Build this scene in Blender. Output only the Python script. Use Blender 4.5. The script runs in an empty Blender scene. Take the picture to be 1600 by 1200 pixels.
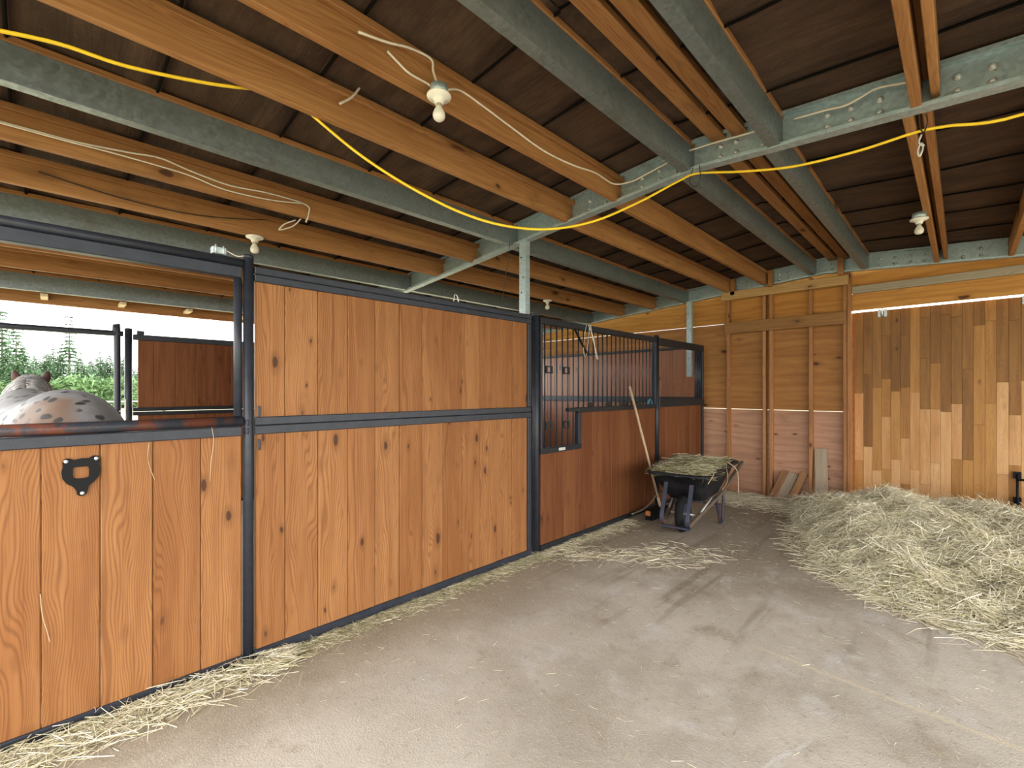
import bpy, bmesh, math, random
import numpy as np
from mathutils import Vector, Matrix, Euler
R = random.Random(7)
NR = np.random.default_rng(11)
PI = math.pi
sc = bpy.context.scene
col = sc.collection

# ------------------------------------------------------------------ camera, sky, exposure
cam = bpy.data.cameras.new('camera')
cam_o = bpy.data.objects.new('camera', cam); col.objects.link(cam_o)
cam.sensor_width = 36.0; cam.lens = 710.12 / 1600 * 36
cam.shift_y = 10.4 / 1600
cam.clip_start = 0.05; cam.clip_end = 600
cam_o.location = (0, 0, 1.5); cam_o.rotation_euler = (PI / 2, 0, 0.7816)
sc.camera = cam_o
w = bpy.data.worlds.new('overcast_sky'); sc.world = w; w.use_nodes = True
bg = w.node_tree.nodes['Background']
bg.inputs[0].default_value = (0.98, 0.98, 0.965, 1); bg.inputs[1].default_value = 1.0
sc.view_settings.view_transform = 'Standard'; sc.view_settings.look = 'None'
sc.view_settings.gamma = 1.0; sc.view_settings.use_curve_mapping = False
sc.view_settings.exposure = 2.8

# ------------------------------------------------------------------ node helpers
def mat(name):
    m = bpy.data.materials.new(name); m.use_nodes = True
    nt = m.node_tree; b = nt.nodes['Principled BSDF']
    return m, nt, b
def nd(nt, t, **k):
    n = nt.nodes.new(t)
    for a, v in k.items():
        if a.startswith('i_'):
            key = a[2:]; key = int(key) if key.isdigit() else key
            n.inputs[key].default_value = v
        else: setattr(n, a, v)
    return n
def mth(nt, op, a, b=None, c=None):
    n = nt.nodes.new('ShaderNodeMath'); n.operation = op
    for i, v in enumerate((a, b, c)):
        if v is None: continue
        if isinstance(v, (int, float)): n.inputs[i].default_value = v
        else: nt.links.new(v, n.inputs[i])
    return n.outputs[0]
def vmul(nt, v, s):
    n = nt.nodes.new('ShaderNodeVectorMath'); n.operation = 'MULTIPLY'
    nt.links.new(v, n.inputs[0]); n.inputs[1].default_value = s
    return n.outputs[0]
def mix(nt, f, a, b, blend='MIX'):
    n = nt.nodes.new('ShaderNodeMix'); n.data_type = 'RGBA'; n.blend_type = blend
    for i, v in ((0, f), (6, a), (7, b)):
        if isinstance(v, (int, float)): n.inputs[i].default_value = v
        elif isinstance(v, tuple): n.inputs[i].default_value = v if len(v) == 4 else (*v, 1)
        else: nt.links.new(v, n.inputs[i])
    return n.outputs[2]
def smooth(nt, v, lo, hi, a=0.0, b=1.0):
    n = nt.nodes.new('ShaderNodeMapRange'); n.interpolation_type = 'SMOOTHSTEP'
    nt.links.new(v, n.inputs[0])
    for i, q in ((1, lo), (2, hi), (3, a), (4, b)): n.inputs[i].default_value = q
    return n.outputs[0]
def noise(nt, vec, scale, detail=3.0, rough=0.55, dist=0.0):
    n = nd(nt, 'ShaderNodeTexNoise'); n.inputs['Scale'].default_value = scale
    n.inputs['Detail'].default_value = detail; n.inputs['Roughness'].default_value = rough
    n.inputs['Distortion'].default_value = dist
    nt.links.new(vec, n.inputs['Vector'])
    return n.outputs[0]
def objcoord(nt, rnd=True):
    tc = nd(nt, 'ShaderNodeTexCoord'); v = tc.outputs['Object']
    if not rnd: return v, None, None
    oi = nd(nt, 'ShaderNodeObjectInfo')
    cb = nd(nt, 'ShaderNodeCombineXYZ')
    for i, k in enumerate((37.3, 71.7, 53.1)):
        nt.links.new(mth(nt, 'MULTIPLY', oi.outputs['Random'], k), cb.inputs[i])
    ad = nd(nt, 'ShaderNodeVectorMath', operation='ADD')
    nt.links.new(v, ad.inputs[0]); nt.links.new(cb.outputs[0], ad.inputs[1])
    return v, ad.outputs[0], oi.outputs['Random']
def bump(nt, b, h, strength=0.3, dist=0.01):
    n = nd(nt, 'ShaderNodeBump'); n.inputs['Strength'].default_value = strength
    n.inputs['Distance'].default_value = dist
    nt.links.new(h, n.inputs['Height']); nt.links.new(n.outputs[0], b.inputs['Normal'])

def wood(name, c1, c2, axis='Z', ring=105.0, ringstr=0.28, knots=0.5, kscale=6.0, rough=0.55,
         stain=0.25, stainc=(0.09, 0.045, 0.02), spec=0.18, vary=1.0):
    m, nt, b = mat(name)
    v, vr, rnd = objcoord(nt)
    sp = nd(nt, 'ShaderNodeSeparateXYZ'); nt.links.new(v, sp.inputs[0])
    i = 'XYZ'.index(axis); al = sp.outputs[i]; a0, b0 = [sp.outputs[j] for j in range(3) if j != i]
    def sv(ac, alg):
        s = [ac] * 3; s[i] = alg; return tuple(s)
    n_low = noise(nt, vmul(nt, vr, sv(5.0, 1.1)), 1.0, 2.0)
    n_mid = noise(nt, vmul(nt, vr, sv(22.0, 1.6)), 1.0, 3.0)
    n_fine = noise(nt, vmul(nt, vr, sv(160.0, 5.0)), 1.0, 2.0)
    # growth rings around a pith line behind the board
    off = mth(nt, 'MULTIPLY', mth(nt, 'SUBTRACT', rnd, 0.5), 0.09)
    aa = mth(nt, 'ADD', a0, off); bb = mth(nt, 'ADD', b0, off)
    dd = mth(nt, 'MULTIPLY', mth(nt, 'SUBTRACT', n_low, 0.28), 0.22)
    bb = mth(nt, 'ADD', bb, dd)
    r = mth(nt, 'SQRT', mth(nt, 'ADD', mth(nt, 'POWER', aa, 2.0), mth(nt, 'POWER', bb, 2.0)))
    ph = mth(nt, 'ADD', mth(nt, 'MULTIPLY', r, ring * 2 * PI), mth(nt, 'MULTIPLY', n_mid, 2.2))
    rg = mth(nt, 'MULTIPLY_ADD', mth(nt, 'SINE', ph), 0.5, 0.5)
    rg = mth(nt, 'POWER', rg, 2.5)
    # colour from board to board, then streaks, then rings
    rv = mth(nt, 'FRACT', mth(nt, 'MULTIPLY', rnd, 17.31))
    t = mth(nt, 'ADD', mth(nt, 'MULTIPLY', rv, 0.6 * vary), mth(nt, 'MULTIPLY', smooth(nt, n_mid, 0.3, 0.7), 0.5))
    c = mix(nt, t, c1, c2)
    dk = tuple(q * 0.42 * k for q, k in zip(c2, (1.0, 0.85, 0.75)))
    c = mix(nt, mth(nt, 'MULTIPLY', rg, ringstr), c, dk)
    c = mix(nt, smooth(nt, n_fine, 0.52, 0.78, 0, 0.35), c, dk)
    st = noise(nt, vmul(nt, vr, sv(3.0, 1.8)), 1.0, 4.0, 0.65)
    c = mix(nt, smooth(nt, st, 0.56, 0.80, 0, stain), c, stainc)
    if knots > 0:
        dn = nd(nt, 'ShaderNodeVectorMath', operation='ADD')
        nt.links.new(vmul(nt, vr, sv(kscale, kscale * 0.42)), dn.inputs[0])
        ns = nd(nt, 'ShaderNodeTexNoise'); ns.inputs['Scale'].default_value = 9.0
        nt.links.new(vr, ns.inputs['Vector'])
        nt.links.new(vmul(nt, ns.outputs['Color'], (0.18, 0.18, 0.18)), dn.inputs[1])
        vo = nd(nt, 'ShaderNodeTexVoronoi'); nt.links.new(dn.outputs[0], vo.inputs['Vector'])
        vo.inputs['Scale'].default_value = 1.0
        sc_ = nd(nt, 'ShaderNodeSeparateColor'); nt.links.new(vo.outputs['Color'], sc_.inputs[0])
        on = smooth(nt, sc_.outputs[0], 1.0 - knots - 0.02, 1.0 - knots + 0.02)
        siz = mth(nt, 'MULTIPLY_ADD', mth(nt, 'POWER', sc_.outputs[1], 2.0), 0.15, 0.07)
        q = mth(nt, 'DIVIDE', vo.outputs['Distance'], siz)
        halo = mth(nt, 'MULTIPLY', smooth(nt, q, 0.9, 2.2, 0.45, 0.0), on)
        core = mth(nt, 'MULTIPLY', smooth(nt, q, 0.62, 0.95, 0.9, 0.0), on)
        c = mix(nt, halo, c, tuple(q_ * 0.6 for q_ in c2))
        c = mix(nt, core, c, (0.055, 0.022, 0.012))
    nt.links.new(c, b.inputs['Base Color'])
    b.inputs['Roughness'].default_value = rough; b.inputs['Specular IOR Level'].default_value = spec
    bump(nt, b, n_fine, 0.18, 0.002)
    return m

def simple(name, c, rough=0.5, metal=0.0, var=0.15, scale=20.0, spec=0.5, c2=None):
    m, nt, b = mat(name)
    v, vr, rnd = objcoord(nt)
    n = noise(nt, vr, scale, 4.0)
    c2 = c2 or tuple(q * (1 - var) for q in c)
    nt.links.new(mix(nt, smooth(nt, n, 0.35, 0.68), c, c2), b.inputs['Base Color'])
    b.inputs['Roughness'].default_value = rough; b.inputs['Metallic'].default_value = metal
    b.inputs['Specular IOR Level'].default_value = spec
    return m

def steel_paint(name, c, rust=0.0):
    m, nt, b = mat(name)
    v, vr, rnd = objcoord(nt)
    n = noise(nt, vr, 14.0, 5.0, 0.65)
    cc = mix(nt, smooth(nt, n, 0.3, 0.7), c, tuple(q * 0.72 for q in c))
    sp = noise(nt, vr, 140.0, 2.0)
    cc = mix(nt, smooth(nt, sp, 0.66, 0.74, 0, 0.25), cc, (0.20, 0.19, 0.175))
    if rust > 0:
        r = noise(nt, vr, 5.0, 6.0, 0.7)
        k = smooth(nt, r, 0.62 - rust * 0.3, 0.72 - rust * 0.3)
        cc = mix(nt, k, cc, mix(nt, n, (0.16, 0.05, 0.025), (0.09, 0.03, 0.02)))
    nt.links.new(cc, b.inputs['Base Color'])
    b.inputs['Roughness'].default_value = 0.42; b.inputs['Specular IOR Level'].default_value = 0.35
    return m

def galv(name, c=(0.46, 0.56, 0.585)):
    m, nt, b = mat(name)
    v, vr, rnd = objcoord(nt)
    vo = nd(nt, 'ShaderNodeTexVoronoi'); nt.links.new(vr, vo.inputs['Vector']); vo.inputs['Scale'].default_value = 55.0
    s = nd(nt, 'ShaderNodeSeparateColor'); nt.links.new(vo.outputs['Color'], s.inputs[0])
    cc = mix(nt, s.outputs[0], c, tuple(q * 0.78 for q in c))
    n = noise(nt, vr, 3.5, 6.0, 0.7)
    cc = mix(nt, smooth(nt, n, 0.5, 0.75, 0, 0.55), cc, tuple(q * 0.5 * k for q, k in zip(c, (1.05, 0.95, 0.85))))
    n2 = noise(nt, vr, 7.0, 5.0, 0.7)
    cc = mix(nt, smooth(nt, n2, 0.62, 0.75, 0, 0.5), cc, (0.24, 0.15, 0.07))
    nt.links.new(cc, b.inputs['Base Color'])
    b.inputs['Metallic'].default_value = 0.6
    nt.links.new(smooth(nt, s.outputs[1], 0, 1, 0.38, 0.55), b.inputs['Roughness'])
    return m

M = {}
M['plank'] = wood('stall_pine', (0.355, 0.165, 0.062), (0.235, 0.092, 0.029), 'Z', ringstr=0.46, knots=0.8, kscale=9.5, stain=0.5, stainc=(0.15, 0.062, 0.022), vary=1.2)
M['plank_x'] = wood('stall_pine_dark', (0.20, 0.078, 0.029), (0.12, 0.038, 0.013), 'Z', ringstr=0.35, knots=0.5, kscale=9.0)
M['lining'] = wood('lining_pine', (0.36, 0.155, 0.068), (0.25, 0.09, 0.04), 'Z', ringstr=0.3, knots=0.45, kscale=7.5, rough=0.42, spec=0.5, stain=0.5)
M['joist_y'] = wood('joist_fir', (0.40, 0.20, 0.075), (0.25, 0.108, 0.037), 'Y', ring=70, ringstr=0.25, stain=0.5, knots=0.3, kscale=5.0, rough=0.65)
M['stud_z'] = wood('stud_fir', (0.43, 0.215, 0.088), (0.29, 0.125, 0.048), 'Z', ring=80, ringstr=0.25, knots=0.35, kscale=8.0, rough=0.65)
M['board_x'] = wood('board_fir', (0.50, 0.31, 0.13), (0.38, 0.22, 0.09), 'X', ring=70, ringstr=0.3, knots=0.3, kscale=6.0, rough=0.7)
M['board_brown'] = wood('board_brown', (0.33, 0.17, 0.065), (0.24, 0.115, 0.04), 'X', ring=70, ringstr=0.3, knots=0.2, kscale=6.0, rough=0.7)
M['board_grey'] = wood('board_grey', (0.40, 0.34, 0.25), (0.30, 0.25, 0.18), 'X', ring=70, ringstr=0.35, knots=0.2, kscale=6.0, rough=0.75)
M['grey_z'] = wood('weathered_grey', (0.38, 0.30, 0.21), (0.28, 0.22, 0.16), 'Z', ring=70, ringstr=0.35, knots=0.2, kscale=6.0, rough=0.75)
M['old_z'] = wood('old_plank', (0.36, 0.19, 0.08), (0.20, 0.10, 0.05), 'Z', ring=70, ringstr=0.4, knots=0.2, kscale=6.0, rough=0.75, stain=0.6)
M['ply'] = wood('plywood', (0.42, 0.205, 0.066), (0.29, 0.125, 0.036), 'X', ring=9, ringstr=0.2, knots=0.45, kscale=8.0, rough=0.6, stain=0.4, stainc=(0.14, 0.065, 0.03))
M['ply_red'] = wood('plywood_reddish', (0.46, 0.26, 0.165), (0.35, 0.175, 0.105), 'X', ring=10, ringstr=0.24, knots=0.6, kscale=8.0, rough=0.6, stain=0.55, stainc=(0.14, 0.065, 0.04))
M['ply_gold'] = wood('plywood_golden', (0.54, 0.265, 0.065), (0.42, 0.175, 0.036), 'X', ring=14, ringstr=0.28, knots=0.4, kscale=5.0, rough=0.6)
M['strip_dark'] = wood('floor_strip_dark', (0.29, 0.142, 0.042), (0.175, 0.078, 0.022), 'Z', ring=120, ringstr=0.15, knots=0.12, kscale=9.0, rough=0.5, stain=0.35)
M['strip_mid'] = wood('floor_strip_mid', (0.42, 0.215, 0.065), (0.27, 0.12, 0.032), 'Z', ring=120, ringstr=0.15, knots=0.12, kscale=9.0, rough=0.5)
M['strip_light'] = wood('floor_strip_light', (0.56, 0.34, 0.16), (0.42, 0.205, 0.075), 'Z', ring=120, ringstr=0.15, knots=0.12, kscale=9.0, rough=0.5)
M['handle'] = wood('handle_ash', (0.50, 0.38, 0.25), (0.40, 0.28, 0.17), 'Z', ring=90, ringstr=0.15, knots=0)
M['barrow_wood'] = wood('barrow_handle_wood', (0.17, 0.125, 0.09), (0.11, 0.08, 0.06), 'X', ring=90, ringstr=0.2, knots=0, rough=0.6)
M['frame'] = steel_paint('frame_paint', (0.027, 0.031, 0.042))
M['frame_dk'] = steel_paint('frame_paint_dark', (0.016, 0.019, 0.023))
M['frame_rust'] = steel_paint('frame_paint_rusty', (0.035, 0.04, 0.052), rust=0.5)
M['galv'] = galv('galvanised_steel')
M['galv_dk'] = galv('galvanised_joist', (0.22, 0.255, 0.262))
M['zinc'] = simple('zinc_bolt', (0.62, 0.62, 0.6), 0.35, 0.4)
M['black'] = simple('black_plastic', (0.006, 0.006, 0.007), 0.5, 0, 0.3, spec=0.15)
M['tray'] = simple('barrow_tray_poly', (0.006, 0.007, 0.011), 0.5, 0, 0.3, 6.0, 0.22, c2=(0.02, 0.02, 0.023))
M['rubber'] = simple('rubber', (0.009, 0.009, 0.01), 0.8, 0, 0.3, spec=0.2)
M['leg_blue'] = steel_paint('barrow_leg_paint', (0.03, 0.036, 0.06), rust=0.2)
M['orange'] = simple('orange_plastic', (0.36, 0.12, 0.025), 0.5)
M['porcelain'] = simple('porcelain', (0.75, 0.72, 0.64), 0.3, 0, 0.06)
M['bulb'] = simple('frosted_bulb', (0.72, 0.68, 0.58), 0.25, 0, 0.08)
M['brass'] = simple('socket_collar', (0.55, 0.5, 0.4), 0.35, 0.6)
M['cable'] = simple('cable_white', (0.68, 0.60, 0.48), 0.5, 0, 0.12)
M['cable_dk'] = simple('cable_black', (0.02, 0.018, 0.015), 0.6)
M['yellow'] = simple('cord_yellow', (0.85, 0.56, 0.015), 0.45, 0, 0.1)
M['rope'] = simple('white_twine', (0.7, 0.66, 0.58), 0.8)
M['plate_white'] = simple('pale_label', (0.5, 0.5, 0.47), 0.5)
M['blue'] = simple('blue_plastic', (0.03, 0.16, 0.22), 0.4)
M['eave'] = simple('eave_pale_wood', (0.62, 0.50, 0.32), 0.7, 0, 0.2)
M['dirt'] = simple('dirt_clod', (0.016, 0.014, 0.010), 0.95)

def felt_mat():
    m, nt, b = mat('roofing_felt'); v, vr, rnd = objcoord(nt)
    n = noise(nt, vmul(nt, vr, (1.0, 3.0, 1.0)), 3.0, 5.0, 0.6)
    n2 = noise(nt, vr, 60.0, 2.0)
    c = mix(nt, smooth(nt, n, 0.3, 0.7), (0.088, 0.052, 0.032), (0.05, 0.03, 0.02))
    c = mix(nt, smooth(nt, n2, 0.55, 0.75, 0, 0.3), c, (0.13, 0.085, 0.055))
    nt.links.new(c, b.inputs['Base Color']); b.inputs['Roughness'].default_value = 0.85
    b.inputs['Specular IOR Level'].default_value = 0.2
    wv = noise(nt, vmul(nt, vr, (0.7, 9.0, 1.0)), 2.0, 3.0)
    bump(nt, b, wv, 0.5, 0.03)
    return m
M['felt'] = felt_mat()
M['crease_shade'] = simple('crease_shade', (0.006, 0.005, 0.004), 0.9, 0, 0.3, spec=0.1)  # near-black colour painting the shade in the felt's sag creases

def floor_mat():
    m, nt, b = mat('dusty_concrete'); v, _, _ = objcoord(nt, False)
    sp = nd(nt, 'ShaderNodeSeparateXYZ'); nt.links.new(v, sp.inputs[0]); X, Y = sp.outputs[0], sp.outputs[1]
    n1 = noise(nt, v, 0.9, 6.0, 0.62, 0.4); n2 = noise(nt, v, 3.2, 6.0, 0.65, 0.3)
    n3 = noise(nt, v, 26.0, 5.0, 0.75); n4 = noise(nt, v, 110.0, 3.0, 0.7)
    c = mix(nt, smooth(nt, n1, 0.34, 0.62), (0.34, 0.295, 0.24), (0.48, 0.43, 0.365))
    c = mix(nt, smooth(nt, n2, 0.52, 0.72, 0, 0.7), c, (0.52, 0.50, 0.475))       # bare pale cement
    c = mix(nt, smooth(nt, n2, 0.44, 0.28, 0, 0.6), c, (0.27, 0.215, 0.15))       # trodden chaff
    # dirt tracked in around the barrow and along the stall fronts: irregular patches
    d = mth(nt, 'SQRT', mth(nt, 'ADD', mth(nt, 'POWER', mth(nt, 'MULTIPLY', mth(nt, 'ADD', X, 1.5), 0.8), 2.0),
                            mth(nt, 'POWER', mth(nt, 'MULTIPLY', mth(nt, 'SUBTRACT', Y, 5.6), 0.62), 2.0)))
    d = mth(nt, 'ADD', d, mth(nt, 'MULTIPLY', mth(nt, 'SUBTRACT', n2, 0.5), 1.3))
    c = mix(nt, smooth(nt, d, 1.75, 0.75, 0, 0.75), c, mix(nt, smooth(nt, n3, 0.35, 0.7), (0.25, 0.20, 0.145), (0.185, 0.145, 0.10)))
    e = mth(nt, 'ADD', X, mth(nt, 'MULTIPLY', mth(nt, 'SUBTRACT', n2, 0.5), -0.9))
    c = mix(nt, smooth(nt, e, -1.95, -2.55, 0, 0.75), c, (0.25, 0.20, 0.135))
    # wheel streaks leading to the barrow
    st = noise(nt, vmul(nt, v, (9.0, 0.7, 1.0)), 1.0, 3.0)
    c = mix(nt, mth(nt, 'MULTIPLY', smooth(nt, st, 0.52, 0.66, 0, 0.5), smooth(nt, d, 2.2, 1.2)), c, (0.16, 0.125, 0.09))
    # chaff specks and grit
    c = mix(nt, smooth(nt, n4, 0.57, 0.66, 0, 0.6), c, (0.60, 0.53, 0.38))
    c = mix(nt, smooth(nt, n3, 0.55, 0.72, 0, 0.55), c, (0.20, 0.165, 0.13))
    # dust-filled slab joint and scraped line
    def line(x0, y0, x1, y1, wd, c, colr, amt):
        L = math.hypot(x1 - x0, y1 - y0); ux, uy = (x1 - x0) / L, (y1 - y0) / L
        rx = mth(nt, 'SUBTRACT', X, x0); ry = mth(nt, 'SUBTRACT', Y, y0)
        al = mth(nt, 'ADD', mth(nt, 'MULTIPLY', rx, ux), mth(nt, 'MULTIPLY', ry, uy))
        ds = mth(nt, 'ABSOLUTE', mth(nt, 'ADD', mth(nt, 'ADD', mth(nt, 'MULTIPLY', rx, -uy), mth(nt, 'MULTIPLY', ry, ux)),
                 mth(nt, 'MULTIPLY', mth(nt, 'SUBTRACT', n2, 0.5), 0.05)))
        k = mth(nt, 'MULTIPLY', smooth(nt, ds, wd, wd * 0.25, 0, amt), smooth(nt, n3, 0.3, 0.55))
        k = mth(nt, 'MULTIPLY', k, mth(nt, 'MULTIPLY', smooth(nt, al, -0.05, 0.15), smooth(nt, al, L + 0.05, L - 0.15)))
        return mix(nt, k, c, colr)
    c = line(-0.90, 2.90, 3.0, 2.72, 0.022, c, (0.55, 0.47, 0.33), 0.75)
    c = line(-0.45, 2.35, -0.62, 1.80, 0.012, c, (0.56, 0.55, 0.53), 0.6)
    nt.links.new(c, b.inputs['Base Color']); b.inputs['Roughness'].default_value = 0.85
    b.inputs['Specular IOR Level'].default_value = 0.25
    bump(nt, b, mth(nt, 'ADD', mth(nt, 'ADD', n3, n4), mth(nt, 'MULTIPLY', n2, 1.5)), 0.5, 0.008)
    return m
M['floor'] = floor_mat()

def hay_mat(name, stops):
    m, nt, b = mat(name)
    at = nd(nt, 'ShaderNodeAttribute'); at.attribute_name = 'tint'
    cr = nd(nt, 'ShaderNodeValToRGB'); nt.links.new(at.outputs['Fac'], cr.inputs[0])
    el = cr.color_ramp.elements
    el[0].position = stops[0][0]; el[0].color = (*stops[0][1], 1)
    el[1].position = stops[-1][0]; el[1].color = (*stops[-1][1], 1)
    for p, c in stops[1:-1]:
        e = el.new(p); e.color = (*c, 1)
    nt.links.new(cr.outputs[0], b.inputs['Base Color']); b.inputs['Roughness'].default_value = 0.7
    b.inputs['Specular IOR Level'].default_value = 0.25
    return m
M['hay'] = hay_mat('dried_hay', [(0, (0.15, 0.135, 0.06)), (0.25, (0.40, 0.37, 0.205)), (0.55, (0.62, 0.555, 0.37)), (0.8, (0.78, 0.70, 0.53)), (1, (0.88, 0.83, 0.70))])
M['leaf'] = hay_mat('conifer_needles', [(0, (0.035, 0.07, 0.036)), (0.5, (0.085, 0.155, 0.075)), (1, (0.16, 0.25, 0.12))])
M['leaf2'] = hay_mat('shrub_leaves', [(0, (0.05, 0.10, 0.035)), (0.5, (0.10, 0.175, 0.065)), (1, (0.17, 0.26, 0.11))])
M['bark'] = simple('bark', (0.17, 0.13, 0.10), 0.9, 0, 0.4)
def ground_mat():
    m, nt, b = mat('pale_pasture'); v, _, _ = objcoord(nt, False)
    n = noise(nt, v, 0.12, 6.0, 0.6); n2 = noise(nt, v, 4.0, 5.0, 0.7)
    c = mix(nt, smooth(nt, n, 0.35, 0.65), (0.42, 0.38, 0.26), (0.33, 0.34, 0.19))
    c = mix(nt, smooth(nt, n2, 0.4, 0.7, 0, 0.5), c, (0.36, 0.31, 0.21))
    nt.links.new(c, b.inputs['Base Color']); b.inputs['Roughness'].default_value = 0.95
    return m
M['ground'] = ground_mat()
def horse_mat():
    m, nt, b = mat('spotted_coat'); v, _, _ = objcoord(nt, False)
    n = noise(nt, v, 4.0, 5.0, 0.6)
    c = mix(nt, smooth(nt, n, 0.3, 0.7), (0.20, 0.19, 0.19), (0.115, 0.11, 0.11))
    # brown saddle of colour on the near-side hip
    d = nd(nt, 'ShaderNodeVectorMath', operation='DISTANCE'); nt.links.new(v, d.inputs[0]); d.inputs[1].default_value = (-0.66, 0.19, 1.34)
    k = smooth(nt, mth(nt, 'ADD', d.outputs['Value'], mth(nt, 'MULTIPLY', n, 0.16)), 0.30, 0.22)
    c = mix(nt, mth(nt, 'MULTIPLY', k, 0.85), c, (0.115, 0.062, 0.034))
    w_ = nd(nt, 'ShaderNodeVectorMath', operation='ADD'); nt.links.new(vmul(nt, v, (13.0, 13.0, 22.0)), w_.inputs[0])
    ns = nd(nt, 'ShaderNodeTexNoise'); ns.inputs['Scale'].default_value = 14.0; nt.links.new(v, ns.inputs['Vector'])
    nt.links.new(vmul(nt, ns.outputs['Color'], (0.9, 0.9, 0.9)), w_.inputs[1])
    vo = nd(nt, 'ShaderNodeTexVoronoi'); nt.links.new(w_.outputs[0], vo.inputs['Vector']); vo.inputs['Scale'].default_value = 1.0
    s = nd(nt, 'ShaderNodeSeparateColor'); nt.links.new(vo.outputs['Color'], s.inputs[0])
    sx = nd(nt, 'ShaderNodeSeparateXYZ'); nt.links.new(v, sx.inputs[0])
    rear = smooth(nt, sx.outputs[0], 0.9, 0.2, 0.0, 1.0)
    sp = mth(nt, 'MULTIPLY', mth(nt, 'MULTIPLY', smooth(nt, vo.outputs['Distance'], 0.40, 0.26), smooth(nt, s.outputs[0], 0.22, 0.28)), rear)
    c = mix(nt, mth(nt, 'MULTIPLY', sp, 0.95), c, (0.018, 0.016, 0.016))
    fr = smooth(nt, sx.outputs[0], 1.0, 1.25)
    c = mix(nt, mth(nt, 'MULTIPLY', fr, 0.7), c, (0.36, 0.34, 0.32))
    nt.links.new(c, b.inputs['Base Color']); b.inputs['Roughness'].default_value = 0.55
    b.inputs['Specular IOR Level'].default_value = 0.2
    return m
M['horse'] = horse_mat()
M['mane'] = simple('mane_hair', (0.36, 0.34, 0.32), 0.6, 0, 0.5, 30)
M['ear'] = simple('brown_ear', (0.09, 0.04, 0.03), 0.6)

# ------------------------------------------------------------------ mesh helpers
class MB:
    def __init__(s): s.v = []; s.f = []; s.sm = []
    def add(s, vs, fs, smooth=False):
        o = len(s.v); s.v += [tuple(p) for p in vs]; s.f += [tuple(i + o for i in f) for f in fs]; s.sm += [smooth] * len(fs)
        return s
    def box(s, x0, x1, y0, y1, z0, z1):
        vs = [(x, y, z) for z in (z0, z1) for y in (y0, y1) for x in (x0, x1)]
        return s.add(vs, [(0, 2, 3, 1), (4, 5, 7, 6), (0, 1, 5, 4), (2, 6, 7, 3), (0, 4, 6, 2), (1, 3, 7, 5)])
    def tube(s, pts, r, seg=8, caps=True):
        pts = [Vector(p) for p in pts]; n = len(pts)
        rr = list(np.interp(np.linspace(0, 1, n), np.linspace(0, 1, len(r)), r)) if isinstance(r, (list, tuple)) else [r] * n
        vs = []; prev = None
        for i, p in enumerate(pts):
            t = (pts[min(i + 1, n - 1)] - pts[max(i - 1, 0)]).normalized()
            if prev is None:
                a = Vector((0, 0, 1)) if abs(t.z) < 0.9 else Vector((1, 0, 0)); u = t.cross(a).normalized()
            else: u = (prev - t * prev.dot(t)).normalized()
            prev = u; wv = t.cross(u)
            for k in range(seg):
                an = 2 * PI * k / seg; vs.append(p + (u * math.cos(an) + wv * math.sin(an)) * rr[i])
        fs = [(i * seg + k, i * seg + (k + 1) % seg, (i + 1) * seg + (k + 1) % seg, (i + 1) * seg + k) for i in range(n - 1) for k in range(seg)]
        s.add(vs, fs, True)
        if caps:
            o = len(s.v) - len(vs)
            s.f += [tuple(o + k for k in reversed(range(seg))), tuple(o + (n - 1) * seg + k for k in range(seg))]; s.sm += [False, False]
        return s
    def lathe(s, prof, seg=16, c=(0, 0, 0)):
        vs = [(c[0] + r * math.cos(2 * PI * k / seg), c[1] + r * math.sin(2 * PI * k / seg), c[2] + z) for r, z in prof for k in range(seg)]
        fs = [(i * seg + k, i * seg + (k + 1) % seg, (i + 1) * seg + (k + 1) % seg, (i + 1) * seg + k) for i in range(len(prof) - 1) for k in range(seg)]
        s.add(vs, fs, True)
        o = len(s.v) - len(vs); n = len(prof)
        s.f += [tuple(o + k for k in reversed(range(seg))), tuple(o + (n - 1) * seg + k for k in range(seg))]; s.sm += [False, False]
        return s
    def sweep(s, poly, frames):
        """poly: list of (a,b); frames: list of (origin, avec, bvec)"""
        n = len(poly); vs = []
        for o, A, B in frames:
            o, A, B = Vector(o), Vector(A), Vector(B)
            vs += [o + A * a + B * b for a, b in poly]
        fs = [(i * n + k, i * n + (k + 1) % n, (i + 1) * n + (k + 1) % n, (i + 1) * n + k) for i in range(len(frames) - 1) for k in range(n)]
        fs += [tuple(reversed(range(n))), tuple((len(frames) - 1) * n + k for k in range(n))]
        return s.add(vs, fs)
    def mesh(s, name, m, bevel=0.0):
        me = bpy.data.meshes.new(name)
        me.from_pydata(s.v, [], s.f)
        if bevel > 0 or True:
            bm = bmesh.new(); bm.from_mesh(me)
            bmesh.ops.recalc_face_normals(bm, faces=bm.faces)
            if bevel > 0:
                bmesh.ops.bevel(bm, geom=list(bm.edges), offset=bevel, segments=1, affect='EDGES', profile=0.5)
            bm.to_mesh(me); bm.free()
        if bevel == 0:
            me.polygons.foreach_set('use_smooth', s.sm)
        me.materials.append(m)
        return me
def link(name, me, loc=(0, 0, 0), parent=None, rot=None):
    o = bpy.data.objects.new(name, me); col.objects.link(o)
    o.location = loc
    if rot: o.rotation_euler = rot
    if parent:
        o.parent = parent
    return o
def tag(o, label=None, cat=None, group=None, kind=None):
    if label: o['label'] = label
    if cat: o['category'] = cat
    if group: o['group'] = group
    if kind: o['kind'] = kind
    return o
WL = {}
def base(o):          # accumulated location of unrotated parents
    v = Vector((0, 0, 0))
    while o: v += o.location; o = o.parent
    return v
def empty(name, loc, label=None, cat=None, group=None, kind=None, rot=None):
    o = bpy.data.objects.new(name, None); col.objects.link(o); o.location = loc
    o.empty_display_size = 0.1
    if rot: o.rotation_euler = rot
    return tag(o, label, cat, group, kind)
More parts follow.
